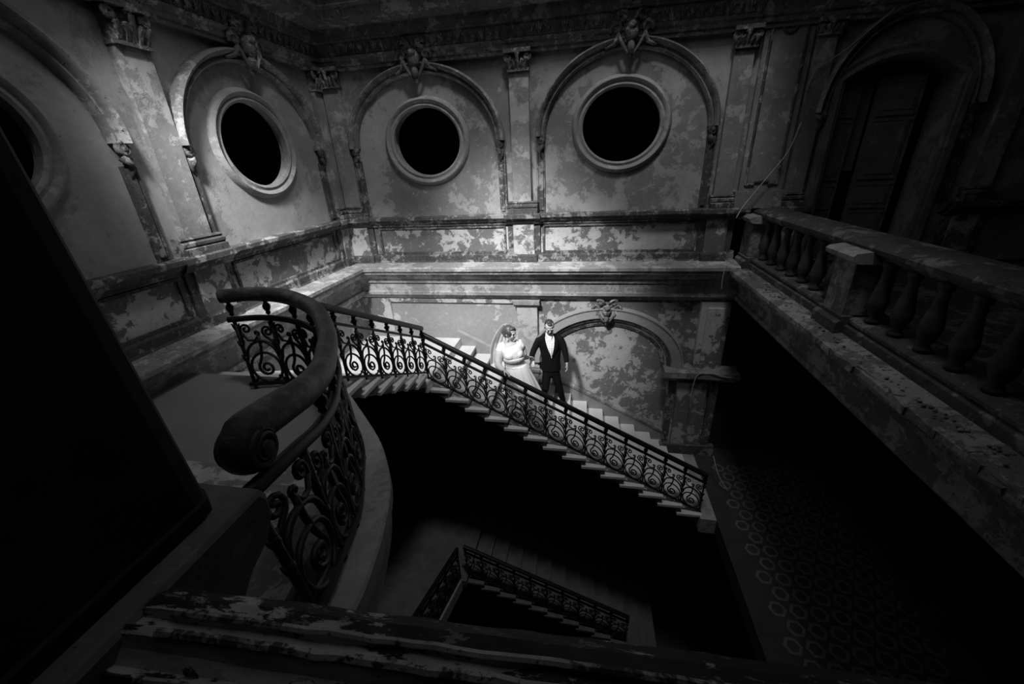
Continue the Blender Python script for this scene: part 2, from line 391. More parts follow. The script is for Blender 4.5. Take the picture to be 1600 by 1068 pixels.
# ------------------------------------------------------------ arches
def cartouche(mb, mp, u, z, s=1.0):
    def bl(du, o, dz, a, b, c_):
        p = Vector(mp(u + du * s, o * s, z + dz * s)); mb.ball(p, a * s, b * s, c_ * s, 10)
    bl(0, .12, .02, .075, .07, .10); bl(0, .17, .07, .045, .045, .04); bl(0, .13, -.11, .04, .05, .06); bl(0, .10, -.18, .022, .03, .05)
    for sg in (-1, 1):
        for k in range(4): bl(sg * (.06 + .035 * k), .12 - .01 * k, .155 - .03 * k, .026, .03, .032)
        mb.tube([mp(u + sg * .16 * s, .10 * s, z + .08 * s), mp(u + sg * .12 * s, .13 * s, z - .03 * s), mp(u + sg * .06 * s, .13 * s, z - .13 * s), mp(u + sg * .01 * s, .10 * s, z - .20 * s)], lambda t: .024 * s * (1 - .4 * t), 5)
    for sg in (-1, 1):
        for (cu, cz, r0, a0, a1) in ((.15, .05, .065, -.4, 5.6), (.11, .14, .05, .6, 6.2)):
            pts = [mp(u + sg * (cu + x) * s, .12 * s, z + (cz + y) * s) for x, y in spiral((0, 0), r0, .012, a0, a1, 14)]
            mb.tube(pts, .022 * s, 5)
        mb.tube([mp(u + sg * .13 * s, .12 * s, z + .0), mp(u + sg * .17 * s, .1 * s, z - .07 * s), mp(u + sg * .25 * s, .08 * s, z - .10 * s), mp(u + sg * .28 * s, .06 * s, z - .05 * s)], lambda t: .028 * s * (1 - .6 * t), 5)
        mb.tube([mp(u + sg * .03 * s, .12 * s, z + .12 * s), mp(u + sg * .07 * s, .15 * s, z + .19 * s), mp(u + sg * .13 * s, .13 * s, z + .20 * s)], lambda t: .025 * s * (1 - .5 * t), 5)
def arch(wall, mp, cu, a, b, zs, strips=(True, True), t0=0.0, t1=PI, key=True, foot=(True, True)):
    mb = MB(); prof = [(-.15, 0), (-.15, .06), (-.125, .10), (-.105, .07), (-.085, .07), (-.06, .14), (-.03, .16), (-.005, .13), (0, .08), (0, 0)]
    ell(mb, mp, (cu, zs), a, b, prof, t0, t1, 48, closed=False)
    ar = mb.build('arch_moulding', 'moulding', wall); auto_smooth(ar, 40)
    for k, sg in enumerate((-1, 1)):
        if not foot[k]: continue
        mb = MB(); u = cu + sg * (a - .075)
        mb.tube([mp(u + x, .075, zs - .05 + y) for x, y in spiral((0, 0), .062, .012, PI / 2, PI / 2 + sg * 4.2 * PI / 2 * 1.6, 16)], .03, 6)
        mb.ball(mp(u, .075, zs - .05), .04, .045, .04, 8)
        mb.tube([mp(u - sg * .03, .06, zs - .12), mp(u, .09, zs - .18), mp(u + sg * .02, .05, zs - .26)], lambda t: .045 * (1 - .65 * t), 6)
        mb.tube([mp(u + sg * .03, .05, zs - .13), mp(u + sg * .03, .07, zs - .22), mp(u - sg * .01, .05, zs - .32)], lambda t: .035 * (1 - .6 * t), 6)
        mb.build('scroll_foot', 'moulding_grimy', ar, smooth=True)
        mb = MB(); wbox(mb, mp, u - .055, u + .055, 0, .035, -.79, zs - .2); wbox(mb, mp, u - .03, u + .03, .03, .06, -.74, zs - .22); wbox(mb, mp, u + sg * .05, u + sg * .075, 0, .05, -.79, zs - .2)
        mb.build('jamb_strip', 'moulding_grimy', ar)
    if key:
        mb = MB(); cartouche(mb, mp, cu + .02, zs + b + .0, 1.35); mb.build('keystone', 'ornament', ar, smooth=True)
    return ar
arch(wall_back, back, -2.72, 1.36, 1.16, .36)
arch(wall_back, back, 0.52, 1.36, 1.20, .38)
arch(wall_back, back, 4.13, 1.00, 1.18, .46, key=False)
arch(wall_left, left, 5.52, 1.32, 1.14, .35)
arch(wall_left, left, 2.33, 1.32, 1.14, .35)

# ------------------------------------------------------------ pilasters
def capital(mb, mp, u, w, z0, z1):
    h = z1 - z0
    wbox(mb, mp, u - w * .5, u + w * .5, 0, .11, z0, z1 - .05)
    wbox(mb, mp, u - w * .68, u + w * .68, 0, .19, z1 - .05, z1)
    wbox(mb, mp, u - w * .55, u + w * .55, 0, .14, z0, z0 + .035)
    for sg in (-1, 1):
        mb.tube([mp(u + sg * (w * .48) + x, .14, z1 - .11 + y) for x, y in spiral((0, 0), .055, .012, PI / 2, PI / 2 - sg * 3.6 * PI, 16)], .02, 5)
        for k in (0, 1):
            uu = u + sg * w * (.18 + .24 * k)
            mb.tube([mp(uu, .11, z0 + .03), mp(uu, .15, z0 + h * .3), mp(uu + sg * .02, .19, z0 + h * .5), mp(uu + sg * .03, .17, z0 + h * .44)], lambda t: .034 * (1 - .55 * t), 5)
    mb.tube([mp(u, .11, z0 + .03), mp(u, .16, z0 + h * .45), mp(u, .20, z0 + h * .72), mp(u, .18, z0 + h * .64)], lambda t: .035 * (1 - .5 * t), 5)
    mb.ball(mp(u, .16, z1 - .06), .045, .045, .04, 8)
def pilaster(wall, mp, u, w, zc0=1.27, base_w=None, out=.09):
    base_w = base_w or w + .16
    mb = MB(); wbox(mb, mp, u - w / 2, u + w / 2, 0, out, -.60, zc0)
    p = mb.build('pilaster', 'marble_paint', wall)
    mb = MB(); capital(mb, mp, u, w, zc0, 1.55); mb.build('capital', 'ornament', p, smooth=False)
    mb = MB(); bw = base_w / 2
    mould(mb, mp, u - bw, u + bw, [(0, -.785), (.17, -.785), (.17, -.71), (.13, -.70), (.15, -.68), (.15, -.65), (.11, -.63), (.125, -.61), (.10, -.59), (0, -.59)])
    mb.build('pilaster_base', 'moulding_grimy', p)
    # pedestal in the dado below
    mb = MB(); wbox(mb, mp, u - w * .62, u + w * .62, 0, .07, -1.56, -.93)
    mb.build('pedestal', 'dado_paint', p)
    mb = MB()
    for sg in (-1, 1): wbox(mb, mp, u + sg * (w * .62 + .05) - .05, u + sg * (w * .62 + .05) + .05, 0, .045, -1.5, -.95)
    mould(mb, mp, u - w * .62 - .04, u + w * .62 + .04, [(0, -1.64), (.10, -1.64), (.10, -1.52), (.08, -1.49), (0, -1.49)])
    mould(mb, mp, u - w * .62 - .12, u + w * .62 + .12, [(0, -.98), (.09, -.96), (.12, -.93), (.15, -.88), (.20, -.86), (.20, -.80), (.18, -.783), (0, -.783)])
    mb.build('pedestal_moulding', 'moulding_grimy', p)
    return p
pilaster(wall_back, back, -1.09, .30, base_w=.52)
pilaster(wall_back, back, -4.24, .30, 1.27, .40)
pilaster(wall_back, back, 2.07, .26, 1.30, .34)
pilaster(wall_back, back, 3.07, .24, 1.36, .30)
pilaster(wall_left, left, 7.02, .22, 1.22, .28)
pilaster(wall_left, left, 4.03, .34, 1.20, .56)
# flat panelled pier
mb = MB(); wbox(mb, back, 2.30, 2.91, 0, .07, -.6, 1.66); wbox(mb, back, 2.25, 2.96, 0, .12, -.80, -.55)
pier = mb.build('panelled_pier', 'marble_paint', wall_back)
mb = MB(); pts = [(2.38, -.46), (2.50, -.46), (2.50, -.42), (2.70, -.42), (2.70, -.46), (2.82, -.46), (2.82, 1.46)]
pts += [(2.82 - .05 * (1 - math.cos(t)), 1.46 + .09 * math.sin(t)) for t in (.5, 1.0, PI / 2)] + [(2.70, 1.55)]
pts += [(2.60 + .085 * math.cos(t), 1.52 - .085 * math.sin(t)) for t in [PI * k / 8 for k in range(9)]]
pts += [(2.50, 1.55), (2.43, 1.55), (2.395, 1.51), (2.38, 1.46), (2.38, -.46)]
mb.tube([back(u, .075, z) for u, z in pts], .022, 6); mb.build('panel_moulding', 'moulding_grimy', pier)
# corner strips between pilasters and arch
for mp, wl, us in ((back, wall_back, (-1.37, -.81, 1.90)), (left, wall_left, (3.66,))):
    pass

# dado panels
def dado_panel(wall, mp, u0, u1):
    mb = MB(); z0, z1 = -1.44, -1.02
    for (a, b, c, d) in ((u0, u1, z1, z1 + .035), (u0, u1, z0 - .035, z0), (u0, u0 + .035, z0, z1), (u1 - .035, u1, z0, z1)):
        wbox(mb, mp, a, b, 0, .03, c, d)
    mb.build('dado_panel_moulding', 'moulding_grimy', wall)
dado_panel(wall_back, back, -3.85, -1.42); dado_panel(wall_back, back, -.76, 1.78)
dado_panel(wall_left, left, 4.42, 6.7); dado_panel(wall_left, left, 1.5, 3.66)

# ------------------------------------------------------------ lower storey of the back wall
mb = MB(); wbox(mb, back, -1.27, -.88, 0, .09, -4.0, -2.46); lp = mb.build('pilaster', 'pilaster_paint', wall_back)
mb = MB(); mould(mb, back, -1.32, -.83, [(0, -2.47), (.11, -2.47), (.13, -2.44), (.16, -2.42), (.16, -2.36), (0, -2.35)]); mb.build('capital', 'cornice', lp)
mb = MB(); mould(mb, back, -1.30, -.85, [(0, -3.86), (.13, -3.86), (.13, -3.80), (.11, -3.78), (.12, -3.75), (.10, -3.72), (0, -3.72)]); mb.build('pilaster_base', 'cornice', lp)
mb = MB(); wbox(mb, back, -4.5, -3.87, 0, .04, -3.2, -2.35); wbox(mb, back, -3.87, -1.27, 0, .04, -2.43, -2.35); mb.build('panel_border', 'dado_paint', wall_back)
mb = MB(); wbox(mb, left, 3.3, 7.2, 0, .03, -2.43, -2.35); wbox(mb, left, 6.6, 7.2, 0, .04, -3.2, -2.35); mb.build('panel_border', 'dado_paint', wall_left)
mb = MB(); prof = [(-.30, 0), (-.30, .05), (-.27, .06), (-.25, .035), (-.22, .035), (-.19, .12), (-.17, .15), (-.015, .15), (0, .17), (.02, .17), (.02, 0)]
ell(mb, back, (.40, -3.62), 1.42, 1.13, prof, 0, PI, 56, closed=False); ar = mb.build('arch_moulding', 'low_wall_paint', wall_back); auto_smooth(ar, 30)
mb = MB(); prof = [(-.36, 0), (-.36, .03), (-.30, .055), (-.27, .05), (-.25, .09), (-.20, .12), (-.19, .02), (-.19, 0)]
ell(mb, back, (.40, -3.62), 1.42, 1.13, prof, 0, PI, 56, closed=False); auto_smooth(mb.build('inner_moulding', 'moulding_grimy', ar), 30)
mb = MB(); cartouche(mb, back, .40, -2.54, 1.2); mb.build('keystone', 'ornament', ar, smooth=True)
mb = MB(); wbox(mb, back, 1.62, 2.5, 0, .14, -5.6, -3.84); wbox(mb, back, 1.78, 2.30, .14, .22, -5.6, -3.9); pr = mb.build('pier', 'arch_wall_paint', wall_back)
mb = MB(); mould(mb, back, 1.50, 2.78, [(0, -3.88), (.16, -3.88), (.22, -3.80), (.30, -3.76), (.34, -3.74), (.34, -3.63), (0, -3.62)]); mb.build('impost', 'moulding', pr)
mb = MB(); wbox(mb, back, 2.02, 2.5, 0, .10, -3.62, -2.35); wbox(mb, back, 2.12, 2.4, .10, .14, -3.62, -2.45); mb.build('pilaster', 'dado_paint', wall_back)
mb = MB(); wbox(mb, back, 1.62, 1.74, .14, .17, -5.4, -3.9); wbox(mb, back, 2.36, 2.5, .14, .2, -5.4, -3.9); wbox(mb, back, 1.58, 2.6, .14, .26, -5.6, -5.3); mb.build('pier_strip', 'moulding_grimy', pr)

# ------------------------------------------------------------ floors, ceiling, near walls
Z_LAND, Z_Q, Z_G = -2.0, -3.18, -5.52
MB().box(-5, 9, -3, 9, -11.2, -11).build('floor', 'floor_base', kind='structure')
mb = MB()   # unseen ceiling; opening added and shaped to pass and trim the spot light
for (x0, x1, y0, y1) in ((-5, 9, 5.9, 7.6), (-5, 9, -3, -0.9), (-5, -3.6, -0.9, 5.9), (2.0, 9, -0.9, 5.9)): mb.box(x0, x1, y0, y1, 3.5, 3.8)
mb.build('ceiling', 'dark_wall', kind='structure')
# upper landing with its curved kerb
BASE = [(-3.36, 3.05, -1.97), (-3.05, 3.12, -1.97), (-2.6, 3.04, -1.97), (-2.15, 2.77, -1.97), (-1.68, 2.27, -1.93), (-1.42, 1.84, -1.86), (-1.24, 1.52, -1.77), (-1.13, 1.28, -1.68), (-1.05, 1.10, -1.59), (-.98, .95, -1.53), (-.95, .87, -1.50)]
TOP = [(-3.42, 3.12, -1.0), (-3.1, 3.2, -1.0), (-2.7, 3.12, -1.0), (-2.2, 2.8, -1.0), (-1.76, 2.3, -1.0), (-1.50, 1.9, -.97), (-1.36, 1.66, -.93), (-1.24, 1.39, -.87), (-1.17, 1.17, -.81), (-1.135, 1.01, -.775), (-1.125, .94, -.765)]
OUT = [(-2.42, 3.16, -1.97), (-2.25, 3.04, -1.97), (-2.0, 2.80, -1.97), (-1.61, 2.40, -1.95), (-1.36, 2.07, -1.90), (-1.18, 1.77, -1.84), (-1.00, 1.36, -1.71), (-.90, 1.09, -1.61), (-.83, .87, -1.52), (-.79, .62, -1.42)]
INN = [(-2.72, 3.10, -1.97), (-2.50, 2.90, -1.97), (-2.2, 2.62, -1.97), (-1.80, 2.22, -1.95), (-1.52, 1.86, -1.90), (-1.36, 1.60, -1.84), (-1.20, 1.28, -1.71), (-1.10, 1.04, -1.61), (-1.04, .84, -1.52), (-1.00, .6, -1.42)]
inn = catmull(INN, 4); outp = catmull(OUT, 4)
mb = MB(); poly = [Vector((p.x, p.y, 0)) for p in inn]
poly = [Vector((-4.5, 3.31, 0)), Vector((-2.5, 3.31, 0))] + poly + [Vector((-1.0, -1.0, 0)), Vector((-4.5, -1.0, 0))]
mb.rings([[Vector((p.x, p.y, Z_LAND)) for p in poly], [Vector((p.x, p.y, Z_LAND - .25)) for p in poly]])
mb.build('floor_landing', 'landing_stone', kind='structure')
mb = MB()
mb.rings([[a, b + Vector((-.012, 0, 0)), b + Vector((0, 0, -.015)), b + Vector((0, 0, -.10)), b + Vector((-.035, -.02, -.13)), b + Vector((-.035, -.02, -.32)), a + Vector((0, 0, -.32))] for a, b in zip(inn, outp)])
mb.build('trim_7', 'curb_stone', kind='structure')
mb = MB().box(-4.5, -2.46, 5.27, 7.2, Z_Q - .16, Z_Q); mb.build('floor_half_landing', 'tread_stone', kind='structure')

def staircase(label, n, mk_step, extra=None, group=None, loc=(0, 0, 0), tread='tread_stone'):
    t = thing('staircase', label, 'staircase', group or 'flights of the stone stairs', loc)
    for j in range(n):
        slab, body = mk_step(j)
        if slab: slab.build('tread', tread, t)
        if body: body.build('riser', 'riser_stone' if tread == 'tread_stone' else tread, t)
    if extra:
        for nm, m_, mt in extra: m_.build(nm, mt, t)
    local(t); return t
# flight 1: falls to the right along the back wall
def f1(j):
    x1 = -2.5 + .322 * (j + 1); z = -3.18 - .167 * (j + 1); x0 = x1 - .322
    s = MB().box(x0 - .05, x1 + .025, 5.37, 7.2, z - .045, z)
    b = MB()
    b.rings([[(x0 - .01, y, z - .045), (x1 - .005, y, z - .045), (x1 - .005, y, z - .225), (x0 - .01, y, z - .06)] for y in (5.42, 7.2)])
    return s, b
mb = MB()
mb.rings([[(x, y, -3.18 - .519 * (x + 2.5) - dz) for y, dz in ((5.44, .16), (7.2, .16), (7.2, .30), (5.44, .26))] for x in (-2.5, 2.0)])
sk = MB()
sk.rings([[(x, y, -3.18 - .519 * (x + 2.5) + dz) for y, dz in ((7.14, -.25), (7.2, -.25), (7.2, .19), (7.17, .19), (7.14, .15))] for x in (-2.5, 1.62)])
sk2 = MB()
sk2.rings([[(x, y, -3.18 - .519 * (x + 2.5) + dz) for y, dz in ((7.12, .17), (7.2, .15), (7.2, .25), (7.15, .25), (7.12, .22))] for x in (-.85, 1.62)])
ht = MB()
ht.box(-4.4, -2.5, 7.14, 7.2, Z_Q, Z_Q + .12)
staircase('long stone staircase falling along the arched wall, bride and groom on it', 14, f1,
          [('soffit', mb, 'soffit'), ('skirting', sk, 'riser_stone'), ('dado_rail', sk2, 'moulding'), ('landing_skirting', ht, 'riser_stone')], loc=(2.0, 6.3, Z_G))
# flight 2: climbs from the corner landing towards the curved rail
def f2(i):
    z = -2.15 - .1715 * i; y1 = 3.60 + .334 * i; y0 = y1 - .334
    s = MB().box(-4.5, -2.44, y0 - .05, y1 + .025, z - .045, z)
    b = MB(); b.rings([[(x, y0 - .01, z - .045), (x, y1 - .005, z - .045), (x, y1 - .005, z - .225), (x, y0 - .01, z - .06)] for x in (-4.5, -2.48)])
    return s, b
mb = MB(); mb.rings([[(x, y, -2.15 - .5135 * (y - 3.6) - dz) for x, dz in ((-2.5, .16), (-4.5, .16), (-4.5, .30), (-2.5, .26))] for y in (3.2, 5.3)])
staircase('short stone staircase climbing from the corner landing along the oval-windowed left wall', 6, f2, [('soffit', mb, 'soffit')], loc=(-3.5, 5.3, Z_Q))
# worn steps up to the near opening
def f3(k):
    z = (-1.82, -1.655, -1.49)[k]; y = (1.80, 1.52, 1.20)[k]; xr = (-1.62, -1.40, -1.16)[k]; xr2 = (-1.44, -1.18, -1.02)[k]
    p = []
    yb = (1.40, 1.10, .30)[k]
    s = MB().hexa([(-3.0, yb, z - .05), (xr2, yb, z - .05), (xr, y, z - .05), (-3.0, y, z - .05), (-3.0, yb, z), (xr2, yb, z), (xr, y, z), (-3.0, y, z)])
    s.tube([(-3.0, y, z - .025), (xr, y, z - .025)], .026, 8)
    b = MB().hexa([(-3.0, yb, -1.98), (xr2, yb, -1.98), (xr - .02, y - .03, -1.98), (-3.0, y - .03, -1.98), (-3.0, yb, z - .05), (xr2, yb, z - .05), (xr - .02, y - .03, z - .05), (-3.0, y - .03, z - .05)])
    return s, b
staircase('three worn stone steps between the dark plinth and the inside of the curved rail', 3, f3, loc=(-2.0, 1.2, Z_LAND), tread='worn_step')
# storey below
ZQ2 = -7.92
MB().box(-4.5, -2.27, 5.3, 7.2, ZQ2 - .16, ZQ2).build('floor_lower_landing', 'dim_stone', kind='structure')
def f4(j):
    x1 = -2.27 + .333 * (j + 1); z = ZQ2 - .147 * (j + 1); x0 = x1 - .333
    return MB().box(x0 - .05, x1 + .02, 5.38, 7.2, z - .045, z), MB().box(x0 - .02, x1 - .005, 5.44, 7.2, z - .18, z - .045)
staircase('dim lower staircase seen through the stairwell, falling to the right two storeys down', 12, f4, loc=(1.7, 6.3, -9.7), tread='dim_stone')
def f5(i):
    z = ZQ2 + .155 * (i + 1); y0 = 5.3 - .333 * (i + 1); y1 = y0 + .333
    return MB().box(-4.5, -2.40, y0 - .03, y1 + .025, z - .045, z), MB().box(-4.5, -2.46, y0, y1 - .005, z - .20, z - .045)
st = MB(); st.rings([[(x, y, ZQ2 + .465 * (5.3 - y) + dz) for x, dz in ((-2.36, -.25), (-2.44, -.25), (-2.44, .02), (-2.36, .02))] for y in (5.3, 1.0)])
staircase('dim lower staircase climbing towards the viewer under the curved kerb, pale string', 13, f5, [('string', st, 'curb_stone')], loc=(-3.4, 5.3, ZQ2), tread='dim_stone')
# lower gallery with tiled floor
mb = MB().box(2.25, 8.2, -2, 7.2, Z_G - .3, Z_G); floor_gal = mb.build('floor_gallery', 'floor_base', kind='structure')
MB().box(2.0, 2.25, 5.3, 7.2, Z_G - .3, Z_G).build('floor_gallery_threshold', 'curb_stone', kind='structure')
mb = MB(); n = 6; R0, R1 = .115, .075
for z in (0, .006):
    pass
vs = []; fs = []
for k in range(n):
    a = 2 * PI * k / n
    for r, z in ((R0, 0), (R0 - .004, .008), (R1, .008), (R1 - .002, 0)): vs.append((r * math.cos(a), r * math.sin(a), z))
for k in range(n):
    j = (k + 1) % n
    for q in range(3): fs.append((4 * k + q, 4 * j + q, 4 * j + q + 1, 4 * k + q + 1))
mb.add(vs, fs); tile_me = mb.mesh('tile'); tile_me.materials.append(MATS['floor_tile'])
for i in range(7):
    for j in range(17):
        o = link('tile', tile_me, floor_gal); o.location = (2.62 + i * .25 + (j % 2) * .125, 3.0 + j * .225, Z_G)

# ------------------------------------------------------------ right balcony
mb = MB().box(2.62, 8.2, -2, 7.2, -2.3, -1.68); mb.build('floor_balcony', 'balcony_paint', kind='structure')
mb = MB(); mpR = lambda u, o, z: (2.66 - o, u, z)
mould(mb, mpR, -2.0, YB, [(o, z - .04) for o, z in CORN], 0, -1.0); mb.build('trim_8', 'balcony_slab', kind='structure')
bal = thing('stone_balustrade', 'crumbling plaster balustrade with square pedestals along the dark upper gallery', 'balustrade', None, (2.62, 3.5, -1.68))
PY = (7.0, 4.38, 1.75, -.9)
mb = MB(); mould(mb, mpR, -1.5, 7.1, [(-.25, -1.70), (.14, -1.70), (.14, -1.60), (.10, -1.585), (.12, -1.56), (.12, -1.535), (.08, -1.51), (-.25, -1.51)]); mb.build('plinth', 'balcony_paint', bal)
mb = MB(); mould(mb, mpR, -1.5, 7.2, [(-.28, -.95), (.02, -.95), (.05, -.91), (.09, -.89), (.10, -.85), (.07, -.825), (-.02, -.80), (-.28, -.80)]); mb.build('top_rail', 'balcony_paint', bal)
for y in PY:
    if y < -1: continue
    mb = MB(); wbox(mb, mpR, y - .17, y + .17, -.2, .16, -1.51, -.98); pd = mb.build('pedestal', 'balcony_slab', bal)
    mb = MB(); mould(mb, mpR, y - .24, y + .24, [(-.2, -1.0), (.19, -.99), (.24, -.96), (.25, -.92), (.22, -.895), (.1, -.88), (-.2, -.88)])
    for q in range(9): mb.ball(mpR(y + random.uniform(-.2, .2), random.uniform(.08, .2), -.89), .03, .035, .018, 6)
    mb.build('pedestal_cap', 'curb_stone', pd)
    mb = MB(); mould(mb, mpR, y - .22, y + .22, [(-.2, -1.70), (.22, -1.70), (.22, -1.58), (.18, -1.55), (.19, -1.51), (-.2, -1.51)]); mb.build('pedestal_base', 'balcony_paint', pd)
mb = MB(); mb.lathe([(.055, 0), (.055, .04), (.035, .06), (.05, .10), (.072, .17), (.075, .22), (.055, .33), (.038, .43), (.042, .46), (.034, .48), (.05, .52), (.055, .56)], (0, 0, 0), 12)
b_me = mb.mesh('baluster'); b_me.materials.append(MATS['baluster_dirt_shade'])
for p in b_me.polygons: p.use_smooth = True
for a, b in zip(PY[1:], PY[:-1]):
    k = 7
    for i in range(k):
        o = link('baluster', b_me, bal); o.location = (2.64, a + .38 + (b - a - .76) * i / (k - 1), -1.51)
local(bal)
# broken edge stones and rubble on the cornice of the gallery
edge = thing('cornice_edge', 'broken brick edge of the gallery cornice below the square pedestal', 'masonry', None, (2.3, 3.0, -1.72))
y = 4.25
while y > .9:
    l = random.uniform(.09, .17); mb = MB(); w = random.uniform(.07, .13); h = random.uniform(.05, .08); x = 2.285 + random.uniform(-.02, .02)
    p = [Vector((x, y - l, -1.78)), Vector((x + w, y - l, -1.78)), Vector((x + w, y, -1.78)), Vector((x, y, -1.78))]
    p += [q + Vector((random.uniform(-.015, .015), random.uniform(-.01, .01), h + random.uniform(-.015, .015))) for q in p]
    mb.hexa(p); mb.build('brick', 'balcony_slab', edge); y -= l + .006
local(edge)
mb = MB()
for q in range(160):
    y = random.uniform(.8, 7.0); x = random.uniform(2.34, 2.5); r = random.uniform(.005, .016)
    mb.ball((x, y, -1.68), r * 1.3, r, r * .7, 5)
rub = mb.build('plaster_rubble', 'balcony_slab', kind='stuff'); rub['label'] = 'flakes and crumbs of fallen plaster lying along the gallery cornice'; rub['category'] = 'rubble'

# ------------------------------------------------------------ door on the back wall
mb = MB()
for sg, u in ((-1, 3.42), (1, 4.84)):
    u0, u1 = (u - .16, u + .01) if sg < 0 else (u - .01, u + .16)
    wbox(mb, back, u0, u1, -.02, .05, -1.65, .86); wbox(mb, back, u0 + .04, u1 - .05, .04, .09, -1.65, .86)
R = (0.71 ** 2 + 0.24 ** 2) / (2 * 0.24); a0 = math.asin(.71 / R)
ell(mb, back, (4.13, 1.06 - R), R, R, [(-.01, -.02), (-.01, .05), (.03, .09), (.08, .06), (.13, .08), (.16, .05), (.16, -.02)], PI / 2 - a0 - .06, PI / 2 + a0 + .06, 20, closed=False)
door = mb.build('door_1', 'door_paint', kind='structure')
def door_leaf(u0, u1, o, splits):
    mb = MB(); wbox(mb, back, u0, u1, o - .04, o, -1.64, .9); lf = mb.build('door_leaf', 'door_paint', door)
    for z0, z1 in splits:
        mb = MB(); wbox(mb, back, u0 + .07, u1 - .07, o, o + .02, z0, z1); wbox(mb, back, u0 + .11, u1 - .11, o + .02, o + .035, z0 + .04, z1 - .04)
        for a, b, c, d in ((u0 + .05, u1 - .05, z1, z1 + .03), (u0 + .05, u1 - .05, z0 - .03, z0)): wbox(mb, back, a, b, o, o + .03, c, d)
        mb.build('door_panel', 'door_paint', lf)
SP = [(-1.55, -.95), (-.85, -.55), (-.43, .32), (.42, .80)]
door_leaf(3.45, 3.80, -.22, SP); door_leaf(4.02, 4.60, -.26, SP)
mb = MB(); wbox(mb, back, 3.82, 4.0, -.36, -.33, -.33, .9); mb.build('door_board', 'door_paint', door)
# dark dado of the far right wall stretch
mb = MB(); mould(mb, back, 5.1, 8.2, [(0, -.79), (.14, -.79), (.14, -.86), (.06, -.93), (0, -.95)]); mb.build('trim_9', 'moulding_grimy', kind='structure')
pilaster(wall_back, back, 5.45, .26, 1.36, .36)

# ------------------------------------------------------------ foreground: opening, plinth, parapet
mb = MB()
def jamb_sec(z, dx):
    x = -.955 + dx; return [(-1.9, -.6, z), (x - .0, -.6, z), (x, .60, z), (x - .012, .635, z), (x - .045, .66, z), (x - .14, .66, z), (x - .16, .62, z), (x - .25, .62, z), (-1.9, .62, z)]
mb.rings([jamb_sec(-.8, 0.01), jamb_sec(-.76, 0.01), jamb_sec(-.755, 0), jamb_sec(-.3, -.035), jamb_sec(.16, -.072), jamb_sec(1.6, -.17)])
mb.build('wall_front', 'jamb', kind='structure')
wf = bpy.data.objects['wall_front']
PO = [(.73, -.83), (.715, -.80), (-.6, -.80), (-.6, -1.9), (.30, -1.9), (.42, -1.25), (.50, -1.10), (.56, -1.03), (.62, -.985), (.69, -.95), (.725, -.90)]
mb = MB(); mb.rings([[(x, y, z) for y, z in PO] for x in (-1.9, -.885)] + [[(-.875, y - .012 if y > .6 else y, z - .012 if z > -.85 else z) for y, z in PO]])
mb.build('plinth', 'plinth_paint', wf)
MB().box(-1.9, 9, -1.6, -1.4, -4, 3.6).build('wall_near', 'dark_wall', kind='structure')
par = thing('parapet', 'dark parapet rail with peeling pale paint running right from the plinth', 'parapet', None, (0, .4, -1.2))
prof = [(.50, -1.1), (.50, -.85), (.49, -.815), (.465, -.80), (.435, -.80), (.425, -.812), (.410, -.812), (.402, -.80), (.388, -.803), (.376, -.83), (.355, -.845), (.335, -.84), (.325, -.86), (.30, -.90), (.29, -1.1)]
mb = MB(); rs = []
for i in range(41):
    x = -.88 + 2.6 * i / 40; sh = .03 * (x + .6) - .04
    rs.append([(x, y + sh, z + (0 if k in (0, len(prof) - 1) else random.uniform(-.0035, .0035))) for k, (y, z) in enumerate(prof)])
mb.rings(rs); mb.build('rail', 'parapet_paint', par)
for (y0, z0, w0) in ((.433, -.797, .007), (.396, -.798, .009), (.338, -.838, .006)):  # light along the ridges put into paler strips of worn paint
    mb = MB(); pts = []
    for i in range(60):
        x = -.80 + 2.5 * i / 59; pts.append((x, y0 + .03 * (x + .6) - .04 + random.uniform(-.002, .002), z0 + random.uniform(-.003, .001)))
    mb.tube(pts, w0, 6); mb.build('worn_lit_ridge', 'parapet_ridge', par)
mb = MB(); mb.rings([[(x, y + .03 * (x + .6) - .04, z) for y, z in ((.47, -1.1), (.47, -2.0), (.31, -2.0), (.31, -1.1))] for x in (-.88, 1.72)]); mb.build('parapet_wall', 'plinth_paint', par)
for q in range(13):   # curled flakes of paint
    s_ = random.uniform(.008, .030) if q > 2 else .034
    x = (-.50, -.36, -.20, -.43)[q] if q < 4 else random.uniform(-.58, .35); y = random.choice((.335, .35, .372)) + .03 * (x + .6) - .055
    n_ = 16; rr = [random.uniform(.55, 1.15) for k in range(n_)]; rr = [(rr[k] + rr[k - 1] + rr[(k + 1) % n_]) / 3 for k in range(n_)]
    ring = [(x + s_ * 1.5 * rr[k] * math.cos(2 * PI * k / n_), y + s_ * .8 * rr[k] * math.sin(2 * PI * k / n_)) for k in range(n_)]
    mb = MB(); zz = [-.834 + .012 * random.random() * rr[k] for k in range(n_)]
    mb.rings([[(a_, b_, z_ - .004) for (a_, b_), z_ in zip(ring, zz)], [(a_, b_, z_) for (a_, b_), z_ in zip(ring, zz)]]); mb.build('paint_flake', 'parapet_ridge' if q % 3 else 'worn_step', par)
local(par)

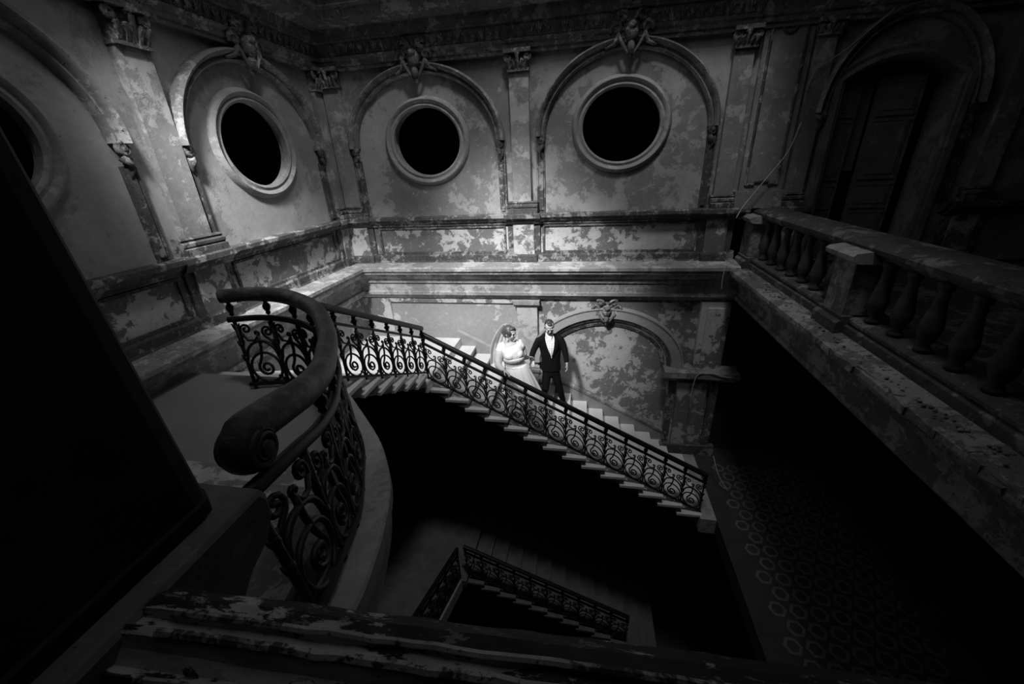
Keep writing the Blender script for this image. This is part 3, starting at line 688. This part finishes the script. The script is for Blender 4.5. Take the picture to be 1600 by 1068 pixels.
# ------------------------------------------------------------ ironwork
def panel_lines():
    """scroll pattern in (u 0..1, v 0..1) with u scaled 1:1.6 to v; returns (polyline, radius factor)"""
    L = []; k = .62    # v per unit-width ratio (height .61 / width .322 -> one v is 1.9 u)
    q = .322 / .60
    def S(c, r0, r1, a0, a1, n=14): return [(c[0] + x, c[1] + y * q) for x, y in spiral((0, 0), r0, r1, a0, a1, n)]
    L.append((S((.5, .245), .43, .43, -PI * .42, PI * 1.42, 22), .9))          # big ring
    L.append(([(.50, .74), (.49, .56), (.42, .40)] + S((.50, .235), .23, .055, PI * .72, PI * .72 + 3.1 * PI, 22), .95))          # curl hanging inside it
    L.append(([(.04, .40)] + S((.5, .42), .44, .44, PI * .95, PI * .05, 10) + [(.96, .40)], 1.0))   # arch
    L.append(([(.04, .62), (.08, .80)] + S((.22, .85), .14, .03, PI, PI - 2.6 * PI, 12), .8))
    L.append(([(.10, .78), (.20, .68), (.38, .67), (.50, .74)] + S((.47, .78), .07, .02, -PI * .3, 1.5 * PI, 8), .8))
    L.append(([(.96, .55), (.86, .66)] + S((.80, .80), .17, .03, PI * 1.25, PI * 1.25 - 3.0 * PI, 14), .8))
    for c in ((.06, .08), (.94, .10)):
        L.append(([(c[0], c[1] - .06), (c[0] + (.08 if c[0] < .5 else -.08), c[1]), (c[0] + (.16 if c[0] < .5 else -.16), c[1] + .01)], .8))
    return L
LINES = panel_lines()
def iron_panel(mp, r=.0125, sides=5):
    mb = MB()
    for pl, f in LINES: mb.tube([mp(u, v) for u, v in pl], r * f, sides)
    return mb
def iron_post(mp, r=.014):
    mb = MB(); mb.tube([mp(0, -.08), mp(0, .5), mp(0, 1.0)], r, 6)
    for v, s in ((.40, 1.0), (.62, .9), (.88, .8)):
        a = Vector(mp(0, v)); mb.ball(a, .024 * s, .024 * s, .04 * s, 6)
        for sg in (-1, 1):
            mb.tube([mp(0, v - .05), mp(sg * .07, v + .02), mp(sg * .10, v + .07)], lambda t: .016 * (1 - .7 * t), 4)
    return mb
def urn(mp0, mp1):
    a, b = Vector(mp0), Vector(mp1); mb = MB()
    pr = [(0, .012), (.1, .024), (.2, .018), (.4, .034), (.55, .036), (.75, .016), (.85, .026), (1, .02)]
    mb.rings([[a + (b - a) * t + Vector((math.cos(2 * PI * k / 8) * r, math.sin(2 * PI * k / 8) * r, 0)) for k in range(8)] for t, r in pr]); return mb
def bar(path_top, w, h, up=Vector((0, 0, 1)), prof=None):
    """rail of a rounded moulded section along a path"""
    P = [Vector(p) for p in path_top]; rs = []
    prof = prof or [(-.5, -.55), (-.35, -.75), (.35, -.75), (.5, -.55), (.5, -.15), (.38, .15), (.16, .27), (-.16, .27), (-.38, .15), (-.5, -.15)]
    for i, p in enumerate(P):
        t = (P[min(i + 1, len(P) - 1)] - P[max(i - 1, 0)]).normalized(); sd = t.cross(up).normalized(); u2 = sd.cross(t)
        rs.append([p + sd * a * w + u2 * b * h for a, b in prof])
    return MB().rings(rs)
FLAT = [(-.5, -.5), (.5, -.5), (.5, .5), (-.5, .5)]
def straight_balustrade(label, origin, du, dz, n, H, sub, top, ext=.06):
    """n panels from origin; du horizontal step vector, dz rise per step; H panel height"""
    t = thing('iron_balustrade', label, 'balustrade', 'iron scroll balustrades of the stairs', origin)
    O = Vector((0, 0, 0)); dv = Vector(du); full = dv + Vector((0, 0, dz))
    mp = lambda u, v: dv * u + Vector((0, 0, dz * u + v * H))
    pm = iron_panel(mp).mesh('scroll_panel'); pm.materials.append(MATS['iron'])
    po = iron_post(mp).mesh('baluster_post'); po.materials.append(MATS['iron'])
    ur = urn((0, 0, sub + .015), (0, 0, top - .06)).mesh('urn_spacer'); ur.materials.append(MATS['iron'])
    for me in (pm, po, ur):
        for p in me.polygons: p.use_smooth = True
    for i in range(n + 1):
        if i < n:
            o = link('scroll_panel', pm, t); o.location = full * i
        o = link('baluster_post', po, t); o.location = full * i
        o = link('urn_spacer', ur, t); o.location = full * i
    e0, e1 = -full * ext, full * (n + .08)
    bar([e0, e1], .03, .028, prof=FLAT).build('bottom_rail', 'iron', t)
    bar([e0 + Vector((0, 0, sub)), e1 + Vector((0, 0, sub))], .034, .03, prof=FLAT).build('sub_rail', 'iron', t)
    auto_smooth(bar([e0 + Vector((0, 0, top)), e1 + Vector((0, 0, top))], .075, .072).build('handrail', 'handrail_dark', t), 40)
    return t
straight_balustrade('straight iron scroll balustrade of the long flight, the bride\'s hand on its rail', (-2.50, 5.45, -3.16), (.322, 0, 0), -.167, 14, .60, .62, .80)
straight_balustrade('short iron scroll balustrade between the curved rail and the corner landing', (-2.50, 3.42, -2.02), (0, .334, 0), -.1715, 6, .60, .62, .80, ext=.85)
straight_balustrade('dim iron balustrade far down the stairwell, falling to the right', (-2.27, 5.46, -7.88), (.333, 0, 0), -.147, 10, .60, .62, .80)
straight_balustrade('dim iron balustrade far down the stairwell, above the pale string', (-2.40, 5.35, -7.84), (0, -.333, 0), .155, 9, .60, .62, .80)
# curved balustrade of the upper landing
cb = thing('iron_balustrade', 'curved iron balustrade with broad dark handrail ending in a volute', 'balustrade', 'iron scroll balustrades of the stairs', (-1.7, 2.3, -1.97))
bp = catmull(BASE, 8); tp = catmull(TOP, 8)
def arclen(P):
    s = [0]
    for a, b in zip(P, P[1:]): s.append(s[-1] + (b - a).length)
    return s
xt = [tp[-1] + (tp[-1] - tp[-3]).normalized() * .04 * k for k in range(1, 8)]; xb = [bp[-1] + (bp[-1] - bp[-3]).normalized() * .04 * k for k in range(1, 8)]
hand_tp = list(tp); tp = tp + xt; bp = bp + xb
sl = arclen(tp); NP = 10
def at_s(P, s):
    for i in range(len(sl) - 1):
        if sl[i + 1] >= s or i == len(sl) - 2:
            f = (s - sl[i]) / max(1e-6, sl[i + 1] - sl[i]); return P[i].lerp(P[i + 1], max(-.2, min(1.2, f)))
def cmap(k):
    s0 = .05 + (sl[-1] - .22) * k / NP; s1 = .05 + (sl[-1] - .22) * (k + 1) / NP
    def f(u, v):
        s = s0 + (s1 - s0) * u; a = at_s(bp, s); b = at_s(tp, s); return a.lerp(b, .03 + v * .70)
    return f
for k in range(NP + 1):
    f = cmap(k)
    if k < NP: iron_panel(f, .016, 6).build('scroll_panel', 'iron', cb, smooth=True)
    iron_post(f, .018).build('baluster_post', 'iron', cb, smooth=True)
    if k < NP - 1: urn(f(0, 1.06), f(0, 1.30)).build('urn_spacer', 'iron', cb, smooth=True)
nb = max(i for i, q in enumerate(sl) if q <= sl[-1] - .15) + 1
bar([a.lerp(b, .03) for a, b in zip(bp[:nb], tp[:nb])], .04, .04, prof=FLAT).build('bottom_rail', 'iron', cb)
bar([a.lerp(b, .75) for a, b in zip(bp[:nb], tp[:nb])], .055, .05).build('sub_rail', 'iron', cb, smooth=True)
# handrail with a scrolled end
tp = hand_tp
t_end = (tp[-1] - tp[-3]).normalized(); e = tp[-1]
hp = list(tp); hr = .075
hd = Vector((t_end.x, t_end.y, 0)).normalized()
for i in range(1, 15):
    a = i / 14 * PI * 1.35
    rr = hr * (1 - .35 * i / 14); hp.append(e + hd * (math.sin(a) * rr) + Vector((0, 0, -hr + math.cos(a) * rr - .01)))
HP = [(-.5, -.35), (-.42, -.6), (-.30, -.72), (.30, -.72), (.42, -.6), (.5, -.35), (.52, -.05), (.44, .18), (.26, .32), (0, .37), (-.26, .32), (-.44, .18), (-.52, -.05)]
mbr = MB(); rs = []; P = hp
for i, p in enumerate(P):
    t = (P[min(i + 1, len(P) - 1)] - P[max(i - 1, 0)]).normalized()
    if i < len(tp): sd = t.cross(Vector((0, 0, 1))).normalized(); keep = sd
    else: sd = keep
    u2 = sd.cross(t); k = 1 if i < len(tp) else 1 - .25 * (i - len(tp)) / 14
    rs.append([p + sd * a * .118 + u2 * b * .115 * k for a, b in HP])
mbr.rings(rs); auto_smooth(mbr.build('handrail', 'handrail_wood', cb), 50)
vol = MB(); ctr = e + Vector((0, 0, -hr - .01)) + hd * .01
for sg in (-1, 1):
    axs = keep * sg
    vol.rings([[ctr + axs * o + hd * r * math.cos(q) + Vector((0, 0, r * math.sin(q))) for q in [2 * PI * k / 20 for k in range(20)]] for r, o in ((.078, 0), (.078, .050), (.066, .062), (.05, .056), (.03, .060), (.028, .076), (.004, .080))])
for sg in (-1, 1):
    axs = keep * sg
    vol.tube([ctr + axs * .060 + hd * x + Vector((0, 0, z)) for x, z in spiral((0, 0), .068, .03, PI / 2, PI / 2 - 3.4 * PI, 30)], .011, 6)
auto_smooth(vol.build('volute', 'handrail_wood', cb), 40)
local(cb)

# ------------------------------------------------------------ loose cables
def cable(pts, label, r=.008):
    mb = MB(); mb.tube(catmull(pts, 6), r, 5); o = mb.build('cable', 'cable', smooth=True); o['label'] = label; o['category'] = 'cable'; o['group'] = 'loose cables on the walls'
cable([(3.72, 7.02, 1.56), (3.35, 7.05, 1.22), (3.12, 7.06, 1.06), (2.98, 7.06, .96), (2.93, 7.06, .75)], 'pale cable sagging across the wall above the dark door')
cable([(2.95, 7.06, .35), (2.84, 7.02, -.02), (2.62, 6.98, -.35), (2.36, 6.96, -.74), (2.26, 6.9, -.92)], 'pale cable slanting down across the panelled pier to the balustrade end')
cable([(2.22, 6.82, -1.62), (2.19, 6.82, -1.80), (2.20, 6.83, -2.05)], 'short pale cable hanging over the cornice at the gallery corner')
cable([(2.02, 6.85, -4.4), (2.0, 6.84, -4.0), (2.05, 6.84, -3.66), (2.22, 6.84, -3.58), (2.5, 6.84, -3.66), (2.8, 6.86, -3.70)], 'pale cable looped over the stone impost beside the lower arch')
cable([(2.38, 6.3, -5.0), (2.45, 6.1, -5.25), (2.6, 5.95, -5.48)], 'short pale cable curling up from the gallery floor at the foot of the stairs')

# ------------------------------------------------------------ people
def remesh(o, vox, sm=4):
    m = o.modifiers.new('remesh', 'REMESH'); m.mode = 'VOXEL'; m.voxel_size = vox; m.use_smooth_shade = True
    s = o.modifiers.new('smooth', 'SMOOTH'); s.factor = .5; s.iterations = sm
    return o
def hand(mb, wrist, direction, palm_n, curl=.5, s=1.0, flip=1):
    """palm and five separate bent fingers"""
    d = Vector(direction).normalized(); nrm = Vector(palm_n); nrm = (nrm - d * nrm.dot(d)).normalized(); sd = d.cross(nrm) * flip
    w = Vector(wrist)
    mb.loft([(w - d * .02, .026 * s, .019 * s), (w + d * .03 * s, .036 * s, .016 * s), (w + d * .075 * s, .041 * s, .014 * s), (w + d * .098 * s, .037 * s, .011 * s)], 12, sd)
    for k, (off, ln) in enumerate(((-.031, .070), (-.010, .080), (.011, .074), (.031, .057))):
        p = w + d * (.088 * s) + sd * off * s; pts = [p]; ang = 0; dd = d.copy()
        for seg in (.42, .33, .25):
            ang += curl * (.55 if seg > .4 else .7)
            dd = (d * math.cos(ang) + nrm * math.sin(ang)); p = p + dd * ln * seg * s; pts.append(p)
        mb.tube(pts, lambda t: .0095 * s * (1 - .25 * t), 7)
    p = w + d * .028 * s - sd * .030 * s
    mb.tube([p, p + (d * .6 - sd * .7 + nrm * .3).normalized() * .034 * s, p + (d * .75 - sd * .55 + nrm * .5).normalized() * .064 * s, p + (d * .9 - sd * .3 + nrm * .6).normalized() * .085 * s], lambda t: .0125 * s * (1 - .3 * t), 7)
def head(mb, c, fwd_, up_, s=1.0):
    f = Vector(fwd_).normalized(); u = Vector(up_); u = (u - f * u.dot(f)).normalized(); r = f.cross(u)
    M = Matrix((r, f, u)).transposed(); c = Vector(c)
    q = lambda x, y, z: c + M @ Vector((x * s, y * s, z * s))
    mb.ball(q(0, -.012, .030), .074 * s, .094 * s, .088 * s, 18, M)        # skull
    mb.ball(q(0, .018, -.035), .058 * s, .070 * s, .082 * s, 16, M)       # face
    mb.ball(q(0, .045, -.092), .030 * s, .030 * s, .026 * s, 10, M)       # chin
    mb.ball(q(0, .076, .024), .050 * s, .014 * s, .012 * s, 10, M)        # brow
    mb.loft([(q(0, .082, .012), .009 * s, .008 * s), (q(0, .100, -.018), .014 * s, .014 * s), (q(0, .098, -.030), .019 * s, .012 * s), (q(0, .084, -.036), .014 * s, .008 * s)], 8, r)   # nose
    for sg in (-1, 1):
        mb.ball(q(sg * .036, .062, -.030), .027 * s, .024 * s, .026 * s, 8, M); mb.ball(q(sg * .031, .070, .002), .017 * s, .012 * s, .012 * s, 8, M)
        mb.ball(q(sg * .076, -.012, -.008), .009 * s, .022 * s, .032 * s, 8, M)   # ear
    return q, M
def features(q, M, parent, s):
    for sg in (-1, 1):
        mb = MB(); mb.ball(q(sg * .031, .079, .004), .009 * s, .006 * s, .0045 * s, 8, M); mb.build('eye', 'eye', parent, smooth=True)
        mb = MB(); mb.tube([q(sg * .015, .093, .022), q(sg * .033, .092, .028), q(sg * .050, .080, .022)], .0038 * s, 5); mb.build('eyebrow', 'hair_dark', parent, smooth=True)
    mb = MB(); mb.ball(q(0, .083, -.060), .024 * s, .010 * s, .008 * s, 10, M); mb.build('lips', 'lips', parent, smooth=True)

# --- groom
gr = thing('person', 'man in a dark suit and open pale checked shirt, leading the woman down the stairs', 'person', None, (-.5, 6.65, -4.35))
GF = Vector((.24, -.88, -.54)); GU = Vector((.10, -.50, .84))
mb = MB(); gq, gM = head(mb, (-.60, 6.53, -2.645), GF, GU, 1.08)
mb.loft([((-.61, 6.62, -2.88), .075, .07), ((-.605, 6.60, -2.80), .058, .058), ((-.60, 6.56, -2.70), .056, .058)], 14)
mb.loft([((-.60, 6.66, -3.45), .14, .09), ((-.60, 6.64, -3.2), .14, .09), ((-.61, 6.64, -2.95), .15, .08), ((-.61, 6.63, -2.84), .07, .05)], 16)
hand(mb, (-.880, 6.275, -3.185), (.10, -.55, -.35), (.3, .2, -.9), .9, 1.0, 1)
hand(mb, (-.283, 6.50, -3.335), (.10, -.16, -.95), (-.9, .1, -.1), .55, 1.05, -1)
mb.loft([((-.91, 6.45, -3.19), .03, .03), ((-.88, 6.27, -3.187), .027, .024)], 10); mb.loft([((-.30, 6.56, -3.2), .03, .03), ((-.283, 6.50, -3.34), .027, .024)], 10)
gb = remesh(mb.build('body', 'skin', gr, smooth=True), .006, 3)
features(gq, gM, gr, 1.08)
# jacket
mb = MB()
mb.loft([((-.59, 6.665, -3.555), .190, .125), ((-.59, 6.66, -3.47), .188, .125), ((-.585, 6.65, -3.33), .172, .118), ((-.59, 6.645, -3.17), .190, .125), ((-.605, 6.64, -3.02), .205, .125), ((-.61, 6.64, -2.93), .205, .110), ((-.612, 6.64, -2.875), .165, .09), ((-.612, 6.635, -2.835), .105, .075), ((-.61, 6.63, -2.80), .07, .06)], 24)
mb.loft([((-.74, 6.64, -2.915), .055, .065), ((-.805, 6.63, -2.955), .066, .074), ((-.855, 6.61, -3.05), .062, .068), ((-.90, 6.57, -3.15), .056, .060), ((-.915, 6.50, -3.195), .054, .056), ((-.90, 6.40, -3.195), .049, .051), ((-.883, 6.295, -3.188), .043, .044)], 16, (1, 0, .2))
mb.loft([((-.48, 6.65, -2.885), .055, .065), ((-.415, 6.64, -2.915), .066, .074), ((-.365, 6.63, -3.01), .062, .068), ((-.330, 6.60, -3.12), .056, .060), ((-.305, 6.56, -3.22), .051, .053), ((-.286, 6.51, -3.32), .043, .045)], 16, (1, 0, .2))
jk = remesh(mb.build('jacket', 'suit', gr, smooth=True), .009, 5)
# shirt front: V between the lapels
VS = [(-2.79, .070), (-2.84, .085), (-2.90, .086), (-2.97, .076), (-3.04, .062), (-3.11, .044), (-3.18, .022), (-3.235, .003)]
def v_at(z):
    t = (-2.79 - z) / .445
    return -.602 + .045 * t, 6.545 - .050 * math.sin(min(1, t * 1.5) * PI * .5)
front = []
mb = MB()
for z, w in VS:
    cx, yf = v_at(z)
    front.append([(cx - w, yf + .022, z), (cx, yf, z), (cx + w, yf + .022, z), (cx + w, yf + .06, z), (cx, yf + .05, z), (cx - w, yf + .06, z)])
mb.rings(front); sh = mb.build('shirt', 'shirt', gr)
for sg in (-1, 1):
    mb = MB(); p0, p1, p2 = Vector((-.605 + sg * .058, 6.60, -2.765)), Vector((-.605 + sg * .066, 6.535, -2.80)), Vector((-.600 + sg * .030, 6.515, -2.88))
    n_ = Vector((0, -.012, .004)); mb.hexa([p0, p1, p2, p2 + Vector((sg * .012, .02, .03)), p0 + n_, p1 + n_, p2 + n_, p2 + Vector((sg * .012, .02, .03)) + n_]); mb.build('collar', 'satin', sh)
    mb = MB(); rs = []
    for z, w in VS:
        cx, yf = v_at(z); k = math.sin(min(1, max(0.0, (-2.79 - z) / .445)) * PI) * .05 + .014
        rs.append([(cx + sg * (w - .004), yf + .006, z), (cx + sg * (w + k), yf + .016 + .15 * k, z + .01), (cx + sg * (w + k), yf + .034 + .15 * k, z + .01), (cx + sg * (w - .004), yf + .03, z)])
    mb.rings(rs); mb.build('lapel', 'suit', jk, smooth=False)
mb = MB(); mb.tube([(v_at(z)[0], v_at(z)[1] - .003, z) for z, w in VS], .005, 5); mb.build('placket', 'satin', sh)
mb = MB(); mb.ball((-.555, 6.525, -3.28), .012, .008, .012, 8); mb.build('button', 'shoe', jk, smooth=True)
# trousers
mb = MB()
mb.loft([((-.585, 6.665, -3.36), .155, .105), ((-.585, 6.665, -3.55), .168, .112), ((-.58, 6.665, -3.66), .150, .105)], 20)
mb.loft([((-.655, 6.665, -3.58), .090, .10), ((-.672, 6.60, -3.76), .082, .088), ((-.682, 6.54, -3.89), .070, .076), ((-.705, 6.575, -4.03), .060, .068), ((-.72, 6.615, -4.15), .055, .062)], 16)
mb.loft([((-.515, 6.665, -3.58), .090, .10), ((-.465, 6.655, -3.80), .082, .088), ((-.420, 6.655, -3.97), .070, .076), ((-.385, 6.715, -4.16), .060, .068), ((-.36, 6.76, -4.31), .055, .062)], 16)
remesh(mb.build('trousers', 'trousers', gr, smooth=True), .010, 4)
for (x, y, z, dx, dy) in ((-.715, 6.60, -4.182, .35, -.94), (-.345, 6.735, -4.349, .55, -.83)):
    mb = MB(); d = Vector((dx, dy, 0)).normalized(); c = Vector((x, y, z))
    mb.loft([(c - d * .075 + Vector((0, 0, .035)), .030, .035), (c - d * .03 + Vector((0, 0, .045)), .042, .045), (c + d * .06 + Vector((0, 0, .035)), .045, .034), (c + d * .14 + Vector((0, 0, .026)), .046, .025), (c + d * .19 + Vector((0, 0, .02)), .028, .016)], 14, d.cross(Vector((0, 0, 1)))); mb.build('shoe', 'shoe', gr, smooth=True)
# short hair, receding at the front
mb = MB(); mb.ball(gq(0, -.030, .040), .0825, .090, .088, 20, gM); mb.ball(gq(0, -.050, -.005), .079, .074, .075, 16, gM); mb.ball(gq(0, .022, .098), .046, .044, .022, 12, gM)
for sg in (-1, 1): mb.ball(gq(sg * .066, .0, .01), .016, .030, .045, 8, gM)
remesh(mb.build('hair', 'hair_dark', gr, smooth=True), .006, 2)
local(gr)

# --- bride
br = thing('person', 'woman in a white wedding dress and veil, hand on the iron balustrade', 'person', None, (-1.05, 5.95, -4.02))
BFW = Vector((.90, -.40, -.10)); BUP = Vector((.08, -.12, .98))
SV = Vector((.86, .5, 0)); BD = Vector((.50, -.86, 0))    # across the shoulders; chest direction
mb = MB(); bq, bM = head(mb, (-1.185, 5.93, -2.525), BFW, BUP, 1.05)
mb.loft([((-1.225, 5.955, -2.76), .085, .08), ((-1.215, 5.955, -2.68), .058, .058), ((-1.20, 5.95, -2.58), .056, .058)], 14)
mb.loft([((-1.13, 5.93, -3.16), .165, .14), ((-1.14, 5.92, -3.04), .155, .135), ((-1.16, 5.91, -2.92), .165, .14), ((-1.185, 5.92, -2.80), .185, .125), ((-1.205, 5.935, -2.745), .155, .10), ((-1.22, 5.95, -2.71), .09, .07)], 20, SV)
# right arm down to the rail
mb.loft([((-1.325, 5.86, -2.79), .070, .074), ((-1.365, 5.80, -2.87), .080, .084), ((-1.372, 5.73, -2.94), .070, .072), ((-1.350, 5.65, -2.985), .058, .058), ((-1.29, 5.565, -2.995), .048, .046), ((-1.235, 5.505, -2.99), .032, .028)], 14, (.7, .7, 0))
hand(mb, (-1.232, 5.502, -2.988), (.80, -.42, -.36), (-.3, -.35, -.9), .42, .98, 1)
# left arm forward to the groom's hand
mb.loft([((-1.07, 6.02, -2.79), .066, .068), ((-1.02, 6.05, -2.86), .068, .070), ((-.99, 6.04, -2.95), .058, .058), ((-.985, 6.06, -3.03), .048, .048), ((-.96, 6.11, -3.05), .042, .040), ((-.935, 6.16, -3.065), .030, .026)], 14, (.8, -.5, .2))
hand(mb, (-.93, 6.165, -3.066), (.50, .70, -.38), (.2, -.2, -.95), .55, .95, -1)
remesh(mb.build('body', 'skin', br, smooth=True), .0065, 4)
features(bq, bM, br, 1.05)
# dress: bodice with cap sleeves
mb = MB()
mb.loft([((-1.115, 5.925, -3.14), .178, .155), ((-1.135, 5.92, -3.06), .168, .148), ((-1.15, 5.91, -2.97), .172, .150), ((-1.16, 5.905, -2.90), .182, .158), ((-1.17, 5.91, -2.845), .190, .150), ((-1.185, 5.92, -2.80), .200, .135), ((-1.20, 5.93, -2.765), .19, .115)], 24, SV)
for sg in (-1, 1):
    mb.ball(Vector((-1.165, 5.91, -2.88)) + BD * .075 + SV * sg * .075, .092, .092, .085, 16)
    mb.loft([(Vector((-1.20, 5.93, -2.725)) + SV * sg * .085, .05, .07), (Vector((-1.20, 5.93, -2.745)) + SV * sg * .14, .075, .09), (Vector((-1.195, 5.925, -2.80)) + SV * sg * .165, .085, .095), (Vector((-1.19, 5.92, -2.85)) + SV * sg * .165, .07, .085)], 16, BD)
remesh(mb.build('bodice', 'satin', br, smooth=True), .009, 8)
mb = MB(); rs = []
for z, g in ((-2.925, .004), (-2.945, .014), (-2.975, .014), (-3.0, .008), (-3.015, .0)):
    t = (z + 2.925) / -.09; c = Vector((-1.155 + .012 * t, 5.907 + .004 * t, z)); ring = []
    for k in range(60):
        a = 2 * PI * k / 60; rip = g * (1 + .35 * math.sin(k * 2.1)); f_ = .010 * max(0, math.sin(a)) * 0
        ring.append(c + SV * math.cos(a) * (.182 - .010 * t + rip) + BD * math.sin(a) * (.172 - .018 * t + rip))
    rs.append(ring)
mb.rings(rs); mb.build('lace_band', 'lace', br, smooth=True)
# skirt with folds, flaring over the steps towards the right
def fold(a, amp, ph): return 1 + amp * (math.sin(a * 9 + ph) + .6 * math.sin(a * 16 + 2 * ph) + .35 * math.sin(a * 27 + ph))
mb = MB(); rs = []
for i, (c, rx, ry, amp) in enumerate((((-1.125, 5.925, -3.075), .175, .155, .0), ((-1.118, 5.927, -3.10), .190, .168, .006), ((-1.095, 5.93, -3.20), .218, .195, .014), ((-1.065, 5.935, -3.33), .250, .23, .024), ((-1.03, 5.945, -3.50), .285, .28, .034), ((-.995, 5.95, -3.70), .325, .33, .042), ((-.965, 5.96, -3.90), .36, .38, .05), ((-.94, 5.97, -4.10), .39, .42, .055), ((-.93, 5.98, -4.17), .40, .43, .055))):
    ring = []
    for k in range(120):
        a = 2 * PI * k / 120; f_ = fold(a, amp, i * .12); x = c[0] + rx * f_ * math.cos(a); y = c[1] + ry * f_ * math.sin(a); z = c[2]
        zs = -3.18 - .167 * math.ceil((x + 2.5 - .03) / .322) + .012
        ring.append((x, y, max(z, zs) if i > 4 else z))
    rs.append(ring)
mb.rings(rs); sk = mb.build('skirt', 'satin', br, smooth=True)
mb = MB(); mb.tube([Vector((-1.12, 5.926, -3.09)) + SV * math.cos(t) *   .184 + BD * math.sin(t) * .163 for t in [2 * PI * k / 40 for k in range(41)]], .005, 6); mb.build('waist_seam', 'satin', sk, smooth=True)
# hair: swept back into a low bun
mb = MB()
mb.ball(bq(0, -.032, .040), .088, .098, .094, 20, bM); mb.ball(bq(0, -.105, -.01), .060, .055, .065, 14, bM); mb.ball(bq(0, -.060, -.035), .080, .060, .068, 14, bM)
mb.ball(bq(0, .030, .090), .060, .050, .030, 12, bM)
for sg in (-1, 1): mb.ball(bq(sg * .068, .012, .035), .026, .055, .050, 12, bM)
remesh(mb.build('hair', 'hair_brown', br, smooth=True), .007, 4)
mb = MB(); mb.ball(bq(.088, .0, -.050), .009, .009, .012, 8); mb.tube([bq(.088 + .004 * math.cos(t), .0 + .013 * math.cos(t), -.080 + .018 * math.sin(t)) for t in [2 * PI * k / 12 for k in range(13)]], .005, 5); mb.build('earring', 'earring', br, smooth=True)
# veil
mb = MB(); rows = []
VE = [(0, .05), (.04, .085), (.10, .11), (.20, .13), (.32, .15), (.46, .16), (.60, .165), (.74, .17)]
for i, (dz, w) in enumerate(VE):
    k_ = math.sin(min(1, dz / .55) * PI / 2)
    c = Vector((-1.285 - .165 * k_, 6.035 + .03 * k_, -2.425 - dz)); row = []
    for k in range(25):
        u = (k / 24 - .5) * 2; row.append(c + Vector((.90, .43, 0)) * u * w * .85 + Vector((-.43, .90, 0)) * (.05 * (1 - u * u) + .014 * math.sin(u * 11 + i * .3)))
    rows.append(row)
n = 25; vs = [p for r in rows for p in r]; fs = [(i * n + k, i * n + k + 1, (i + 1) * n + k + 1, (i + 1) * n + k) for i in range(len(rows) - 1) for k in range(n - 1)]
mb.add(vs, fs); mb.build('veil', 'veil_tulle', br, smooth=True)
local(br)
